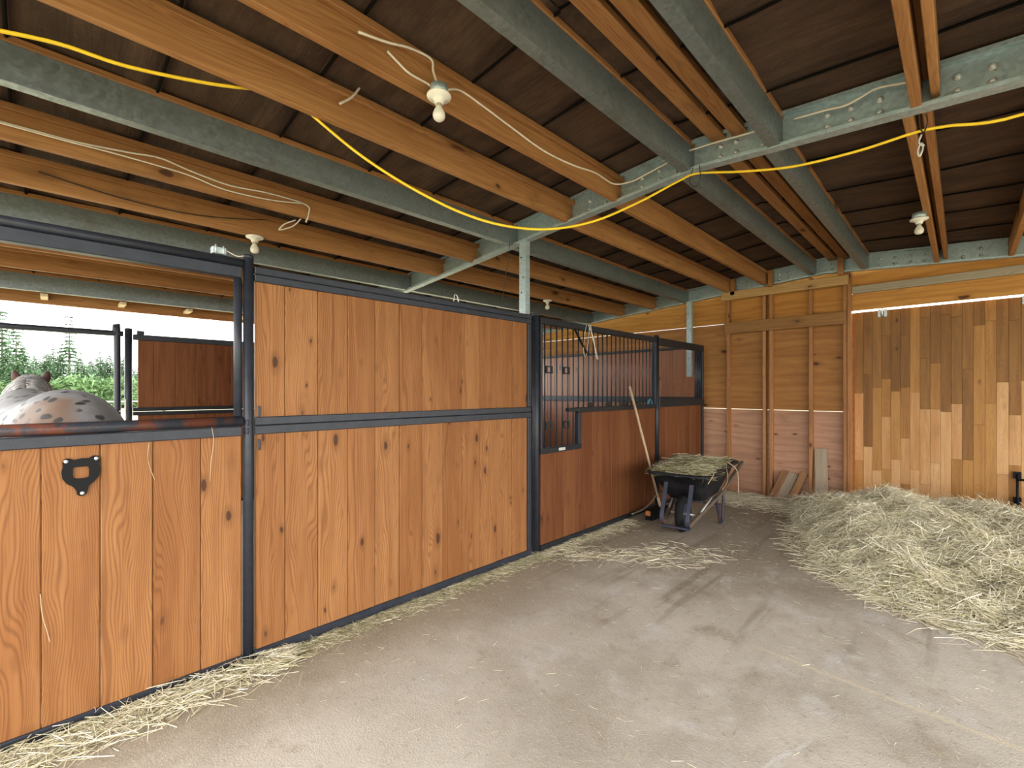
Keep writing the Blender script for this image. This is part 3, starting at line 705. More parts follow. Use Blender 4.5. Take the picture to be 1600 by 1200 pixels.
# ------------------------------------------------------------------ small things on the stall fronts
# black bracket screwed to the door
bk = empty('bucket_bracket', (XS - 0.013, 0.085, 1.15), 'black three-eared bucket bracket screwed to the stall door', 'bracket')
def bracket():
    yc, zc = 0.085, 1.135
    out = [(-0.060, 0.050), (-0.052, 0.066), (-0.036, 0.066), (-0.022, 0.058), (0.0, 0.063), (0.026, 0.062), (0.040, 0.072), (0.056, 0.070), (0.062, 0.054), (0.060, 0.030),
           (0.064, 0.010), (0.060, -0.018), (0.046, -0.042), (0.026, -0.062), (0.022, -0.080), (0.018, -0.096), (0.008, -0.104), (-0.004, -0.104), (-0.014, -0.096), (-0.016, -0.078),
           (-0.026, -0.060), (-0.046, -0.044), (-0.060, -0.020), (-0.063, 0.010), (-0.058, 0.032)]
    inn = []
    n = len(out)
    for a, b in out:     # inner square hole, same count, by angle
        an = math.atan2(b - 0.0, a - 0.0); q = max(abs(math.cos(an)), abs(math.sin(an))); r_ = 0.026 / q
        r_ = min(r_, 0.033); inn.append((r_ * math.cos(an), r_ * math.sin(an)))
    x0, x1 = XS - 0.011, XS - 0.003
    V = [(x, yc + a * s, zc + b) for x in (x0, x1) for ring in (out, inn) for a, b in ring for s in (1.0,)]
    F = []
    for i in range(n):
        j = (i + 1) % n
        F += [(2 * n + i, 2 * n + j, 3 * n + j, 3 * n + i), (i, j, n + j, n + i), (i, j, 2 * n + j, 2 * n + i), (n + i, n + j, 3 * n + j, 3 * n + i)]
    build('plate', MB().add(V, F), M['black'], bk)
    for a, b in ((-0.048, 0.054), (0.050, 0.058), (0.004, -0.092)):
        o = link('screw', bolt_me, Vector((x1, yc + a, zc + b)) - base(bk), bk); o.rotation_euler = (0, PI / 2, 0); o.scale = (0.6, 0.6, 0.4)
bracket()
# strap and twine loops on the grille
st_ = build('strap', MB().tube(curve_pts([(XS + 0.006, 3.70, 2.12), (XS + 0.008, 3.80, 2.00), (XS + 0.006, 3.87, 1.93), (XS + 0.006, 3.91, 1.88)]), 0.012, 6), M['black'])
tag(st_, 'dark strap hanging slantwise from the top rail of the bars', 'strap')
tw = build('twine', MB().tube(curve_pts([(XS + 0.008, 3.90, 2.19), (XS + 0.012, 3.86, 2.08), (XS + 0.012, 3.84, 1.90), (XS + 0.012, 3.88, 1.86), (XS + 0.012, 3.92, 2.0), (XS + 0.008, 3.95, 2.19)]), 0.0025, 6), M['rope'])
tag(tw, 'pale twine loop hanging beside the dark strap', 'twine')
tw = build('twine', MB().tube(curve_pts([(XS + 0.008, 3.93, 2.19), (XS + 0.012, 4.02, 2.05), (XS + 0.012, 4.06, 1.88), (XS + 0.012, 4.10, 1.84), (XS + 0.012, 4.05, 1.95), (XS + 0.012, 3.99, 2.08), (XS + 0.008, 3.97, 2.192)]), 0.0035, 6), M['rope'])
tag(tw, 'thicker white twine loop knotted over the top rail', 'twine')
wr = build('wire_hook', MB().tube(curve_pts([(XS - 0.03, 2.19, 2.19), (XS - 0.03, 2.20, 2.24), (XS - 0.03, 2.215, 2.25), (XS - 0.03, 2.23, 2.235), (XS - 0.03, 2.24, 2.19)]), 0.004, 6), M['zinc'])
tag(wr, 'small wire hook on the top rail of the solid panel', 'hook')

# ------------------------------------------------------------------ bulbs, cables, cord
def lamp(x, y, z, s, label, box=False):
    """z = underside of the mounting plate"""
    e = empty('light_socket', (x, y, z), label, 'light', 'bare bulbs under the joists')
    if box: build('junction_box', MB().lathe([(0.03, 0.0), (0.045, 0.0), (0.045, 0.045), (0.03, 0.048)], 8, (x, y, z)), M['galv'], e)
    build('lampholder', MB().lathe([(r * s, q * s) for r, q in [(0.012, -0.044), (0.021, -0.044), (0.026, -0.03), (0.034, -0.018), (0.058, -0.012), (0.061, -0.005), (0.058, 0.0), (0.02, 0.0)]], 20, (x, y, z)), M['porcelain'], e)
    b_ = build('bulb', MB().lathe([(r * s, q * s) for r, q in [(0.005, -0.128), (0.017, -0.125), (0.027, -0.116), (0.031, -0.103), (0.030, -0.09), (0.024, -0.075), (0.017, -0.063), (0.0145, -0.055)]], 18, (x, y, z)), M['bulb'], e)
    build('collar', MB().lathe([(r * s, q * s) for r, q in [(0.0148, -0.0635), (0.0155, -0.055), (0.0155, -0.044), (0.01, -0.044)]], 14, (x, y, z)), M['brass'], b_)
lamp(-1.845, 1.345, 2.965, 1.0, 'bare bulb in a white holder on the nearest wooden joist', True)
lamp(-4.27, 1.20, zb(-4.27) + 0.001, 1.12, 'bare bulb above the post of the open-topped door')
lamp(-4.27, 5.03, zb(-4.27) + 0.001, 1.05, 'tiny bare bulb above the barred stall door')
lamp(-0.255, 4.98, 2.905, 1.0, 'bare bulb hanging at the right under the ceiling', True)
def cable(name, pts, r, m, label, cat):
    return tag(build(name, MB().tube(curve_pts(pts, 6), r, 7), M[m], None), label, cat)
A_ = 0.7816; F_ = 710.12
def at(px, py, axis, c):     # point seen at a picture position, on the plane axis = c
    u = (px - 800) / F_; v = (610.4 - py) / F_
    d = Vector((-math.sin(A_) + u * math.cos(A_), math.cos(A_) + u * math.sin(A_), v))
    i = 'XYZ'.index(axis); t = (c - (0, 0, 1.5)[i]) / d[i]
    return Vector((0, 0, 1.5)) + d * t
def path(ps, ax, c): return [at(x, y, ax, c) for x, y in ps]
XJ = -1.94 + 0.028
cable('cable', [(-1.87, 1.345, 3.0)] + path([(668, 131), (640, 115), (622, 98), (605, 80)], 'X', XJ), 0.006, 'cable', 'short white cable running left from the nearest bulb', 'cable')
cable('cable', [(-1.85, 1.345, 3.01)] + path([(677, 112), (673, 92), (640, 75), (605, 66), (560, 50)], 'X', XJ + 0.03), 0.006, 'cable', 'white cable rising from the nearest bulb towards the roof', 'cable')
cable('cable', [(-1.83, 1.375, 3.0)] + path([(720, 142), (760, 170), (800, 200), (850, 236), (895, 258), (930, 270), (958, 287)], 'X', XJ) + path([(985, 284), (1010, 272), (1045, 253)], 'Y', 3.08), 0.006, 'cable', 'long white cable along the joist from the nearest bulb to the girder', 'cable')
cable('cable', path([(578, 107), (570, 122), (560, 140), (548, 153), (531, 162)], 'X', -2.37), 0.007, 'cable', 'loose white cable end hanging between two wooden joists', 'cable')
cable('cable', path([(-60, 172), (0, 190), (60, 206), (120, 222), (200, 238), (250, 247), (300, 268), (360, 290), (420, 302), (478, 320), (482, 335), (478, 347)], 'X', -3.635), 0.006, 'cable', 'white cable drooping along a joist at the upper left', 'cable')
cable('cable', path([(-60, 178), (0, 192), (110, 222), (180, 240), (290, 272), (350, 296), (420, 312), (472, 318)], 'X', -3.625), 0.005, 'cable', 'second thinner white cable beside the drooping one at the upper left', 'cable')
cable('cable', path([(470, 342), (460, 352), (448, 357), (436, 359), (445, 350), (462, 344)], 'X', -3.63), 0.005, 'cable', 'small loop of white cable below the drooping cables', 'cable')
cable('cable', path([(60, 268), (120, 288), (200, 312), (290, 333), (360, 341), (430, 344)], 'X', -4.23), 0.004, 'cable_dk', 'thin dark wire along the joist at the left', 'wire')
cable('cable', path([(1452, 301), (1446, 318), (1441, 332)], 'Y', 4.98), 0.005, 'cable', 'short pale wire holding the right-hand bulb', 'wire')
cable('cable', path([(1075, 236), (1120, 222), (1170, 208), (1195, 200)], 'Y', 3.08), 0.006, 'cable', 'pale cable lying in the girder between the steel joists', 'cable')
cable('cable', path([(1240, 186), (1290, 172), (1320, 165), (1345, 152), (1370, 138), (1410, 130), (1428, 126)], 'Y', 3.08), 0.006, 'cable', 'pale cable looping along the right part of the girder', 'cable')
# yellow cord: along the felt, over a joist, swagged to the girder
pts = path([(-40, 40), (90, 68), (200, 104), (330, 131), (415, 141), (447, 148), (478, 172)], 'X', -2.475)
def invd(x, x0, t0, x1, t1): f = (x - x0) / (x1 - x0); return 1 / ((1 - f) / t0 + f / t1)
for px, py in ((560, 240), (640, 292), (720, 332), (790, 353), (860, 358), (930, 345), (1000, 315), (1060, 283)):
    t = invd(px, 478, 2.36, 1090, 3.08)
    u = (px - 800) / F_; v = (610.4 - py) / F_
    pts.append(Vector((-math.sin(A_) + u * math.cos(A_), math.cos(A_) + u * math.sin(A_), v)) * t + Vector((0, 0, 1.5)))
pts += path([(1090, 271), (1160, 268), (1240, 260), (1340, 236), (1430, 207), (1480, 197), (1600, 178)], 'Y', 3.085) + [Vector((0.75, 3.085, 2.83)), Vector((1.5, 3.085, 2.79)), Vector((2.6, 3.085, 2.725)), Vector((3.1, 3.085, 2.69))]
cable('extension_cord', pts, 0.0075, 'yellow', 'yellow extension cord swagged across the joists and girder', 'cord')
cable('tie_wire', path([(1083, 262), (1078, 284), (1086, 292), (1094, 280), (1093, 258)], 'Y', 3.07), 0.003, 'cable_dk', 'dark tie holding the cord to the girder beside a steel joist', 'wire')
cable('tie_wire', path([(1436, 181), (1438, 200), (1444, 206), (1449, 190), (1447, 178)], 'Y', 3.07), 0.003, 'cable_dk', 'dark tie holding the cord to the girder at the right', 'wire')
hk = cable('snap_hook', path([(1440, 210), (1436, 222), (1442, 230), (1437, 244), (1434, 236), (1439, 224), (1444, 228)], 'Y', 3.06), 0.004, 'zinc', 'small metal snap hook hanging from the cord at the right', 'hook')
cable('hanging_wire', path([(793, 345), (796, 375), (795, 400), (790, 430), (785, 470)], 'Y', 3.05), 0.003, 'cable_dk', 'thin dark wire hanging from the girder beside the galvanised channel', 'wire')

# ------------------------------------------------------------------ cane bolt on the sliding door
cb = empty('cane_bolt', (0.43, 7.2, 0.0), 'black drop bolt on the sliding door behind the hay', 'bolt')
cx = 0.41
bar('rod', (cx, 7.20, 0.05), (cx, 7.20, 0.62), 0.012, M['black'], cb)
build('handle', MB().tube(curve_pts([(cx, 7.195, 0.55), (cx + 0.05, 7.18, 0.56), (cx + 0.13, 7.17, 0.55), (cx + 0.2, 7.17, 0.54)]), 0.011, 8), M['black'], cb)
for z in (0.60, 0.33): bx('bracket', cx - 0.03, cx + 0.03, 7.205, 7.2375, z - 0.035, z + 0.035, M['black'], cb)
# ------------------------------------------------------------------ boards leaning on the back wall
def leaning(name, x, yb, yt, z1, wd, th, m, label, rotz=0.0, lean=0.0):
    L = math.hypot(yt - yb, z1)
    mb = MB().box(-wd / 2, wd / 2, -th / 2, th / 2, 0, L)
    o = link(name, mb.mesh(name, M[m], 0.003), (x, yb, 0.015)); o.rotation_euler = (-math.atan2(yt - yb, z1), lean, rotz)
    return tag(o, label, 'board', 'boards leaning on the back wall')
leaning('short_board', -1.86, 6.93, 7.11, 0.40, 0.085, 0.035, 'old_z', 'short rough board leaning on the plywood, leftmost of three', 0, 0.32)
leaning('short_board', -1.76, 6.95, 7.12, 0.37, 0.12, 0.035, 'grey_z', 'short dark weathered board between two others on the plywood', 0, 0.32)
leaning('short_board', -1.64, 6.93, 7.11, 0.40, 0.085, 0.04, 'old_z', 'short rough board leaning on the plywood, rightmost of three', 0, 0.32)
leaning('grey_board', -1.30, 7.02, 7.15, 0.72, 0.14, 0.02, 'grey_z', 'grey weathered board leaning upright between two studs', 0, -0.05)

# ------------------------------------------------------------------ wheelbarrow
WBX, WBY = -2.10, 4.62
wbr = empty('wheelbarrow', (WBX, WBY, 0), 'black wheelbarrow heaped with hay beside the stall', 'wheelbarrow', rot=(0, 0, math.radians(97)))
# local: +x runs from the wheel towards the handles, origin under the wheel's front
def lp_(name, mb, m, parent=None, bevel=0.0):
    return link(name, mb.mesh(name, M[m], bevel), (0, 0, 0), parent or wbr)
def tray():
    # rim and floor outlines (x,y,z), rounded rectangles; nose (wheel end) slopes out
    def rr(x0, x1, w0, w1, z0, z1, r, n=5):
        pts = []
        for cx, cy, a0 in ((x1 - r, 1, 0), (x0 + r, 1, 90), (x0 + r, -1, 180), (x1 - r, -1, 270)):
            for k in range(n + 1):
                a = math.radians(a0 + 90 * k / n); x_ = cx + r * math.cos(a)
                f = (x_ - x0) / (x1 - x0); hw = w0 + (w1 - w0) * f
                pts.append((x_, cy * (hw - r) + r * math.sin(a), z0 + (z1 - z0) * f))
        return pts
    rim = rr(-0.16, 0.96, 0.30, 0.36, 0.655, 0.70, 0.10)
    lip = rr(-0.185, 0.985, 0.325, 0.385, 0.645, 0.69, 0.11)
    rim2 = rr(-0.15, 0.95, 0.29, 0.35, 0.65, 0.695, 0.10)
    bot = rr(0.14, 0.70, 0.19, 0.23, 0.335, 0.375, 0.09)
    bot2 = rr(0.15, 0.69, 0.18, 0.22, 0.345, 0.385, 0.09)
    midr = [tuple((a[i] * 0.5 + b[i] * 0.5) + (0.012 if i == 2 and False else 0) for i in range(3)) for a, b in zip(rim, bot)]
    rings = [bot2, rim2, rim, lip, [(p[0], p[1], p[2] - 0.018) for p in lip], [(p[0] * 0.998, p[1] * 0.985, p[2] - 0.02) for p in rim], midr, bot]
    n = len(rim); V = [p for r_ in rings for p in r_]
    F = [(i * n + k, i * n + (k + 1) % n, (i + 1) * n + (k + 1) % n, (i + 1) * n + k) for i in range(len(rings) - 1) for k in range(n)]
    F += [tuple(range(n)), tuple((len(rings) - 1) * n + k for k in range(n))]
    return MB().add(V, F, True)
lp_('tray', tray(), 'tray')
# wheel: tyre torus + hub disc
def torus(c, R_, r_, axis_y=True, n=28, m=12):
    V = []; F = []
    for i in range(n):
        a = 2 * PI * i / n
        for j in range(m):
            b = 2 * PI * j / m; q = R_ + r_ * math.cos(b)
            V.append((c[0] + q * math.cos(a), c[1] + r_ * 0.95 * math.sin(b), c[2] + q * math.sin(a)))
    for i in range(n):
        for j in range(m):
            F.append((i * m + j, ((i + 1) % n) * m + j, ((i + 1) % n) * m + (j + 1) % m, i * m + (j + 1) % m))
    return MB().add(V, F, True)
wc = (0.09, 0, 0.195)
wh = lp_('wheel', torus(wc, 0.150, 0.045), 'rubber')
lp_('rim', MB().tube([(wc[0], -0.03, wc[2]), (wc[0], 0.03, wc[2])], 0.112, 20), 'leg_blue', wh)
lp_('axle', MB().tube([(wc[0], -0.13, wc[2]), (wc[0], 0.13, wc[2])], 0.011, 8), 'zinc')
# flat bar wheel guard: two arms from the tray nose curving down to a cross bar ahead of the wheel
for s in (-1, 1):
    pth = curve_pts([(-0.045, s * 0.13, 0.55), (-0.11, s * 0.13, 0.40), (-0.175, s * 0.13, 0.26), (-0.195, s * 0.13, 0.19), (-0.185, s * 0.128, 0.145), (-0.155, s * 0.12, 0.125)], 6)
    mb = MB(); fr = []
    for i, p in enumerate(pth):
        t = (pth[min(i + 1, len(pth) - 1)] - pth[max(i - 1, 0)]).normalized(); nrm = t.cross(Vector((0, 1, 0))).normalized()
        fr.append((p, Vector((0, 1, 0)), nrm))
    mb.sweep([(-0.02, -0.005), (0.02, -0.005), (0.02, 0.005), (-0.02, 0.005)], fr)
    lp_('guard_arm', mb, 'leg_blue')
    # handle rails running back from the guard under the tray
    hd = MB().sweep([(-0.019, -0.019), (0.019, -0.019), (0.019, 0.019), (-0.019, 0.019)],
                    [((-0.15, s * 0.125, 0.142), (0, 1, 0), (0, 0, 1)), ((0.70, s * 0.235, 0.335), (0, 1, 0), (0, 0, 1)), ((1.42, s * 0.31, 0.60), (0, 1, 0), (0, 0, 1))])
    h_ = lp_('handle', hd, 'barrow_wood')
    lp_('brace', MB().tube([(0.02, s * 0.15, 0.17), (0.42, s * 0.20, 0.33)], 0.011, 8), 'zinc')
    # legs: V of tube with a foot
    lg = MB().tube(curve_pts([(0.50, s * 0.22, 0.32), (0.60, s * 0.235, 0.12), (0.64, s * 0.24, 0.016), (0.70, s * 0.24, 0.016), (0.74, s * 0.24, 0.05), (0.78, s * 0.24, 0.345)], 6), 0.015, 8)
    lp_('leg', lg, 'leg_blue')
lp_('guard_bar', MB().box(-0.185, -0.145, -0.145, 0.145, 0.100, 0.122), 'leg_blue', bevel=0.002)
lp_('leg_brace', MB().box(0.66, 0.74, -0.235, 0.235, 0.20, 0.205), 'leg_blue')
lp_('tray_support', MB().box(0.18, 0.66, -0.17, 0.17, 0.318, 0.333), 'leg_blue', bevel=0.003)
# ------------------------------------------------------------------ broom leaning on the barred door
br = empty('push_broom', (-2.60, 4.95, 0), 'push broom with a pale handle leaning on the barred door', 'broom')
top = Vector((XS + 0.03, 4.72, 1.55)); bot = Vector((-2.56, 5.10, 0.10))
bar('handle', bot, top, 0.0145, M['handle'], br)
bar('ferrule', bot + (bot - top).normalized() * 0.0, bot + (top - bot) * 0.09, 0.018, M['handle'], br)
bx('block', -2.61, -2.53, 4.83, 5.23, 0.075, 0.12, M['black'], br)
P = np.column_stack([NR.uniform(-2.615, -2.525, 900), NR.uniform(4.82, 5.24, 900), np.full(900, 0.042)])
Dv = np.column_stack([NR.normal(0, 0.12, 900), NR.normal(0, 0.12, 900), np.ones(900)]); Dv /= np.linalg.norm(Dv, axis=1)[:, None]
V, Fc, T = strands(P, Dv, np.full(900, 0.075), np.full(900, 0.002), NR.random(900), 0.1)
V = V - np.array(br.location)
bo = link('bristles', np_mesh('bristles', V, Fc, M['rubber'], T), (0, 0, 0), br); bo['kind'] = 'stuff'
bx('end_cap', -2.60, -2.54, 4.795, 4.829, 0.06, 0.118, M['orange'], br, 0.01)
tag(build('twig', MB().tube(curve_pts([(-2.74, 4.75, 0.06), (-2.70, 4.95, 0.09), (-2.66, 5.08, 0.17), (-2.65, 5.2, 0.24), (-2.60, 5.35, 0.27)]), [0.012] * 24 + [0.008], 7), M['bark']), 'crooked brown stick on the floor by the broom', 'stick')

# ------------------------------------------------------------------ hay
def hay_obj(name, P, D, L, rad, label, extra=None, dark=0.0, bend=0.25):
    n = len(P); tint = np.clip(NR.normal(0.58 - dark, 0.30, n), 0, 1)
    V, F, T = strands(P, D, L, rad, tint, bend)
    if extra is not None:
        V0, F0, T0 = extra; F = np.vstack([F, F0 + len(V)]); V = np.vstack([V, V0]); T = np.concatenate([T, T0])
    c = np.array([V[:, 0].mean(), V[:, 1].mean(), 0.0])
    o = link(name, np_mesh(name, V - c, F, M['hay'], T), Vector(c))
    return tag(o, label, 'hay', None, 'stuff')
def sm(x): x = np.clip(x, 0, 1); return x * x * (3 - 2 * x)
def pile_h(x, y):
    wob = 0.10 * np.sin(x * 3.1 + 0.6) + 0.07 * np.sin(x * 7.3 + 2.0)
    edge = np.interp(x, [-1.75, -1.45, -1.2, -0.95, -0.6, -0.2, 0.3, 0.8, 3.0], [6.85, 6.2, 5.35, 4.7, 4.38, 4.15, 4.0, 3.95, 3.9]) + wob * 0.5
    back = np.interp(x, [-1.7, -1.0, 0.0, 1.0, 3.0], [7.05, 7.1, 7.12, 7.12, 7.12])
    up = sm((y - edge) / np.maximum(0.35, (6.05 - edge)))
    dn = sm((back - y) / 0.75) * 0.8 + 0.2
    crest = np.interp(x, [-1.75, -1.45, -1.1, -0.75, -0.45, -0.1, 0.3, 0.9, 1.7], [0.03, 0.09, 0.22, 0.33, 0.355, 0.33, 0.34, 0.40, 0.12])
    h = crest * (0.16 * sm((y - edge) / 0.12) + 0.84 * up) * dn
    h = h + (0.025 * np.sin(x * 9 + y * 5) + 0.022 * np.sin(x * 17 - y * 13) + 0.014 * np.sin(x * 31 + 4 * np.sin(y * 9)) * np.sin(y * 27 + 3 * np.sin(x * 7))) * sm((y - edge) / 0.3)
    return np.where(y < edge, 0.0, np.maximum(h, 0.004)) * (x > -1.75) * sm((1.98 - x) / 0.4)
# solid core
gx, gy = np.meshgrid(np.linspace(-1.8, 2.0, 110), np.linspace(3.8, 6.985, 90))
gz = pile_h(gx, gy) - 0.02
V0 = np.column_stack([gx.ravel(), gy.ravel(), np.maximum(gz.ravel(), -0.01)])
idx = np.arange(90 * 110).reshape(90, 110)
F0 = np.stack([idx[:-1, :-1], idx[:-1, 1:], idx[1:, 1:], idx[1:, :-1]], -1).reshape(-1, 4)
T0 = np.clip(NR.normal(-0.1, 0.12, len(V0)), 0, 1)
N = 62000
x = NR.uniform(-1.75, 2.0, N * 2); y = NR.uniform(3.85, 6.88, N * 2); h = pile_h(x, y)
vis = (h > 0.002) & ((x < 0.9) | (NR.random(len(x)) < 0.45)); x, y, h = x[vis][:N], y[vis][:N], h[vis][:N]
n = len(x); e = 0.03
sx = (pile_h(x + e, y) - pile_h(x - e, y)) / (2 * e); sy = (pile_h(x, y + e) - pile_h(x, y - e)) / (2 * e)
sx = np.clip(sx, -1, 1); sy = np.clip(sy, -1, 1)
th = NR.uniform(0, 2 * PI, n); dx, dy = np.cos(th), np.sin(th)
D = np.column_stack([dx, dy, sx * dx + sy * dy + NR.normal(0, 0.30, n)]); D /= np.linalg.norm(D, axis=1)[:, None]
P = np.column_stack([x, y, h + NR.uniform(-0.02, 0.05, n) * (0.4 + 0.6 * sm(h / 0.1))])
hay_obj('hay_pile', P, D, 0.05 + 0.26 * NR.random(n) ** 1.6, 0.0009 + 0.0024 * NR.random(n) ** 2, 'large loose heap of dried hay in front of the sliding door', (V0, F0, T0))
def scatter(name, n, fx, label, lmin=0.04, lmax=0.18, zt=0.012, rmin=0.0008, rmax=0.0020, dark=0.0):
    xy = fx(n); n = len(xy); th = NR.uniform(0, 2 * PI, n)
    L = NR.uniform(lmin, lmax, n)
    z = np.abs(NR.normal(0, zt, n)) + 0.003
    D = np.column_stack([np.cos(th), np.sin(th), NR.normal(0, 0.05, n)]); D /= np.linalg.norm(D, axis=1)[:, None]
    z = np.maximum(z, np.abs(D[:, 2]) * L / 2 + 0.002)
    return hay_obj(name, np.column_stack([xy, z]), D, L, NR.uniform(rmin, rmax, n), label, None, dark, 0.15)
def along_front(y0, y1, wdt, dens):
    def f(n):
        y_ = NR.uniform(y0, y1, n); x_ = XS + 0.02 + np.abs(NR.normal(0, wdt, n))
        return np.column_stack([x_, y_])
    return f
scatter('loose_hay', 2600, along_front(-0.6, 0.95, 0.10, 1), 'drift of loose hay along the foot of the open-topped door', zt=0.022)
scatter('loose_hay', 5200, along_front(0.8, 3.15, 0.075, 1), 'thin drift of hay and chaff along the foot of the solid panel', 0.015, 0.08, 0.008, 0.0006, 0.0012, 0.28)
scatter('loose_hay', 1100, along_front(3.1, 4.7, 0.09, 1), 'loose hay along the foot of the barred door', 0.03, 0.12, 0.008, 0.0007, 0.0016, 0.15)
def blob(cx, cy, rx, ry):
    def f(n): return np.column_stack([NR.normal(cx, rx, n), NR.normal(cy, ry, n)])
    return f
def ring_patch(n):
    t = NR.random(n); xs = -2.62 + 1.05 * t + NR.normal(0, 0.07, n); ys = 3.25 + 0.95 * t + NR.normal(0, 0.09 + 0.12 * t, n)
    k = xs > -2.74; return np.column_stack([xs, ys])[k]
scatter('loose_hay', 480, ring_patch, 'curved scatter of hay on the floor in front of the barred door', 0.05, 0.2, 0.008)
def wallside(n):
    xs = NR.uniform(-2.4, -1.3, n); ys = 6.86 - np.abs(NR.normal(0, 0.28, n)); k = ys > 5.9
    return np.column_stack([xs, ys])[k]
scatter('loose_hay', 3600, wallside, 'loose hay along the plywood wall behind the wheelbarrow', 0.05, 0.22, 0.03)
def thin(n):
    xs = NR.uniform(-2.6, 1.6, n); ys = NR.uniform(0.9, 6.2, n); return np.column_stack([xs, ys])
scatter('loose_hay', 1500, thin, 'stray stalks of hay strewn over the concrete floor', 0.008, 0.06, 0.001, 0.0004, 0.001, 0.1)
def fringe(n):
    xs = NR.uniform(-1.35, 1.0, n); e_ = np.interp(xs, [-1.45, -1.2, -0.95, -0.6, -0.2, 0.3, 0.8, 3.0], [6.2, 5.35, 4.7, 4.38, 4.15, 4.0, 3.95, 3.9])
    return np.column_stack([xs - np.abs(NR.normal(0, 0.06, n)), e_ - np.abs(NR.normal(0, 0.13, n)) + 0.05])
scatter('loose_hay', 1500, fringe, 'straggling stalks around the foot of the hay heap', 0.06, 0.24, 0.006)
# hay heaped in the wheelbarrow (local frame of the barrow rotated into place)
n = 1500
lx = NR.uniform(-0.13, 0.93, n); ly = NR.uniform(-0.30, 0.30, n)
hz = 0.635 + 0.045 * (lx + 0.16) + 0.028 * np.maximum(0, 1 - ((lx - 0.4) / 0.62) ** 2) * np.maximum(0, 1 - (ly / 0.36) ** 2) + NR.uniform(-0.03, 0.03, n)
ang = wbr.rotation_euler.z; ca, sa = math.cos(ang), math.sin(ang)
PX = WBX + ca * lx - sa * ly; PY = WBY + sa * lx + ca * ly
th = NR.uniform(0, 2 * PI, n); D = np.column_stack([np.cos(th), np.sin(th), NR.normal(0, 0.16, n)]); D /= np.linalg.norm(D, axis=1)[:, None]
gx, gy = np.meshgrid(np.linspace(-0.14, 0.94, 20), np.linspace(-0.29, 0.29, 12))
gz = 0.62 + 0.045 * (gx + 0.16) + 0.03 * np.maximum(0, 1 - ((gx - 0.4) / 0.62) ** 2) * np.maximum(0, 1 - (gy / 0.36) ** 2)
V0 = np.column_stack([WBX + ca * gx.ravel() - sa * gy.ravel(), WBY + sa * gx.ravel() + ca * gy.ravel(), gz.ravel()])
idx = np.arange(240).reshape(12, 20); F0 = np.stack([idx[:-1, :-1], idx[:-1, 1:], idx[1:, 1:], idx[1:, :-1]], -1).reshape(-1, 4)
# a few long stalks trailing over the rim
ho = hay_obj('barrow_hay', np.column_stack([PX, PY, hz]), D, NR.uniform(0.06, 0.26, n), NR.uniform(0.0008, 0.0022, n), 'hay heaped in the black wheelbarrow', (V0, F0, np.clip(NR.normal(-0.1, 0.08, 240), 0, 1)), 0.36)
for i, (a, b, c) in enumerate((((0.55, -0.33, 0.72), (0.60, -0.42, 0.62), (0.62, -0.43, 0.36)), ((0.10, -0.30, 0.69), (-0.05, -0.34, 0.67), (-0.22, -0.33, 0.60)), ((0.45, -0.34, 0.70), (0.33, -0.385, 0.56), (0.12, -0.38, 0.49)))):
    W_ = [Vector((WBX + ca * q[0] - sa * q[1], WBY + sa * q[0] + ca * q[1], q[2])) for q in (a, b, c)]
    tag(build('hay_stalk', MB().tube(curve_pts(W_, 6), 0.004, 5), M['handle']), ('long hay stalk hanging over the back of the wheelbarrow', 'hay stalk poking over the nose of the wheelbarrow', 'looped hay stalk hanging down the side of the wheelbarrow')[i], 'hay stalk')
# stalks caught on the stall door
for i, ps in enumerate(([(233, 692), (231, 715), (236, 735), (242, 750)], [(331, 668), (334, 690), (330, 720), (328, 752)], [(63, 928), (66, 960), (73, 985), (78, 1003)])):
    tag(build('hay_stalk', MB().tube(curve_pts(path(ps, 'X', XS - 0.006 + (0.008 if i == 1 else 0)), 5), 0.0018, 5), M['handle']), ('bent hay stalk stuck to the door planks right of the bracket', 'hay stalk hanging from the door rail near the post', 'hay stalk stuck low on the leftmost door planks')[i], 'hay stalk')

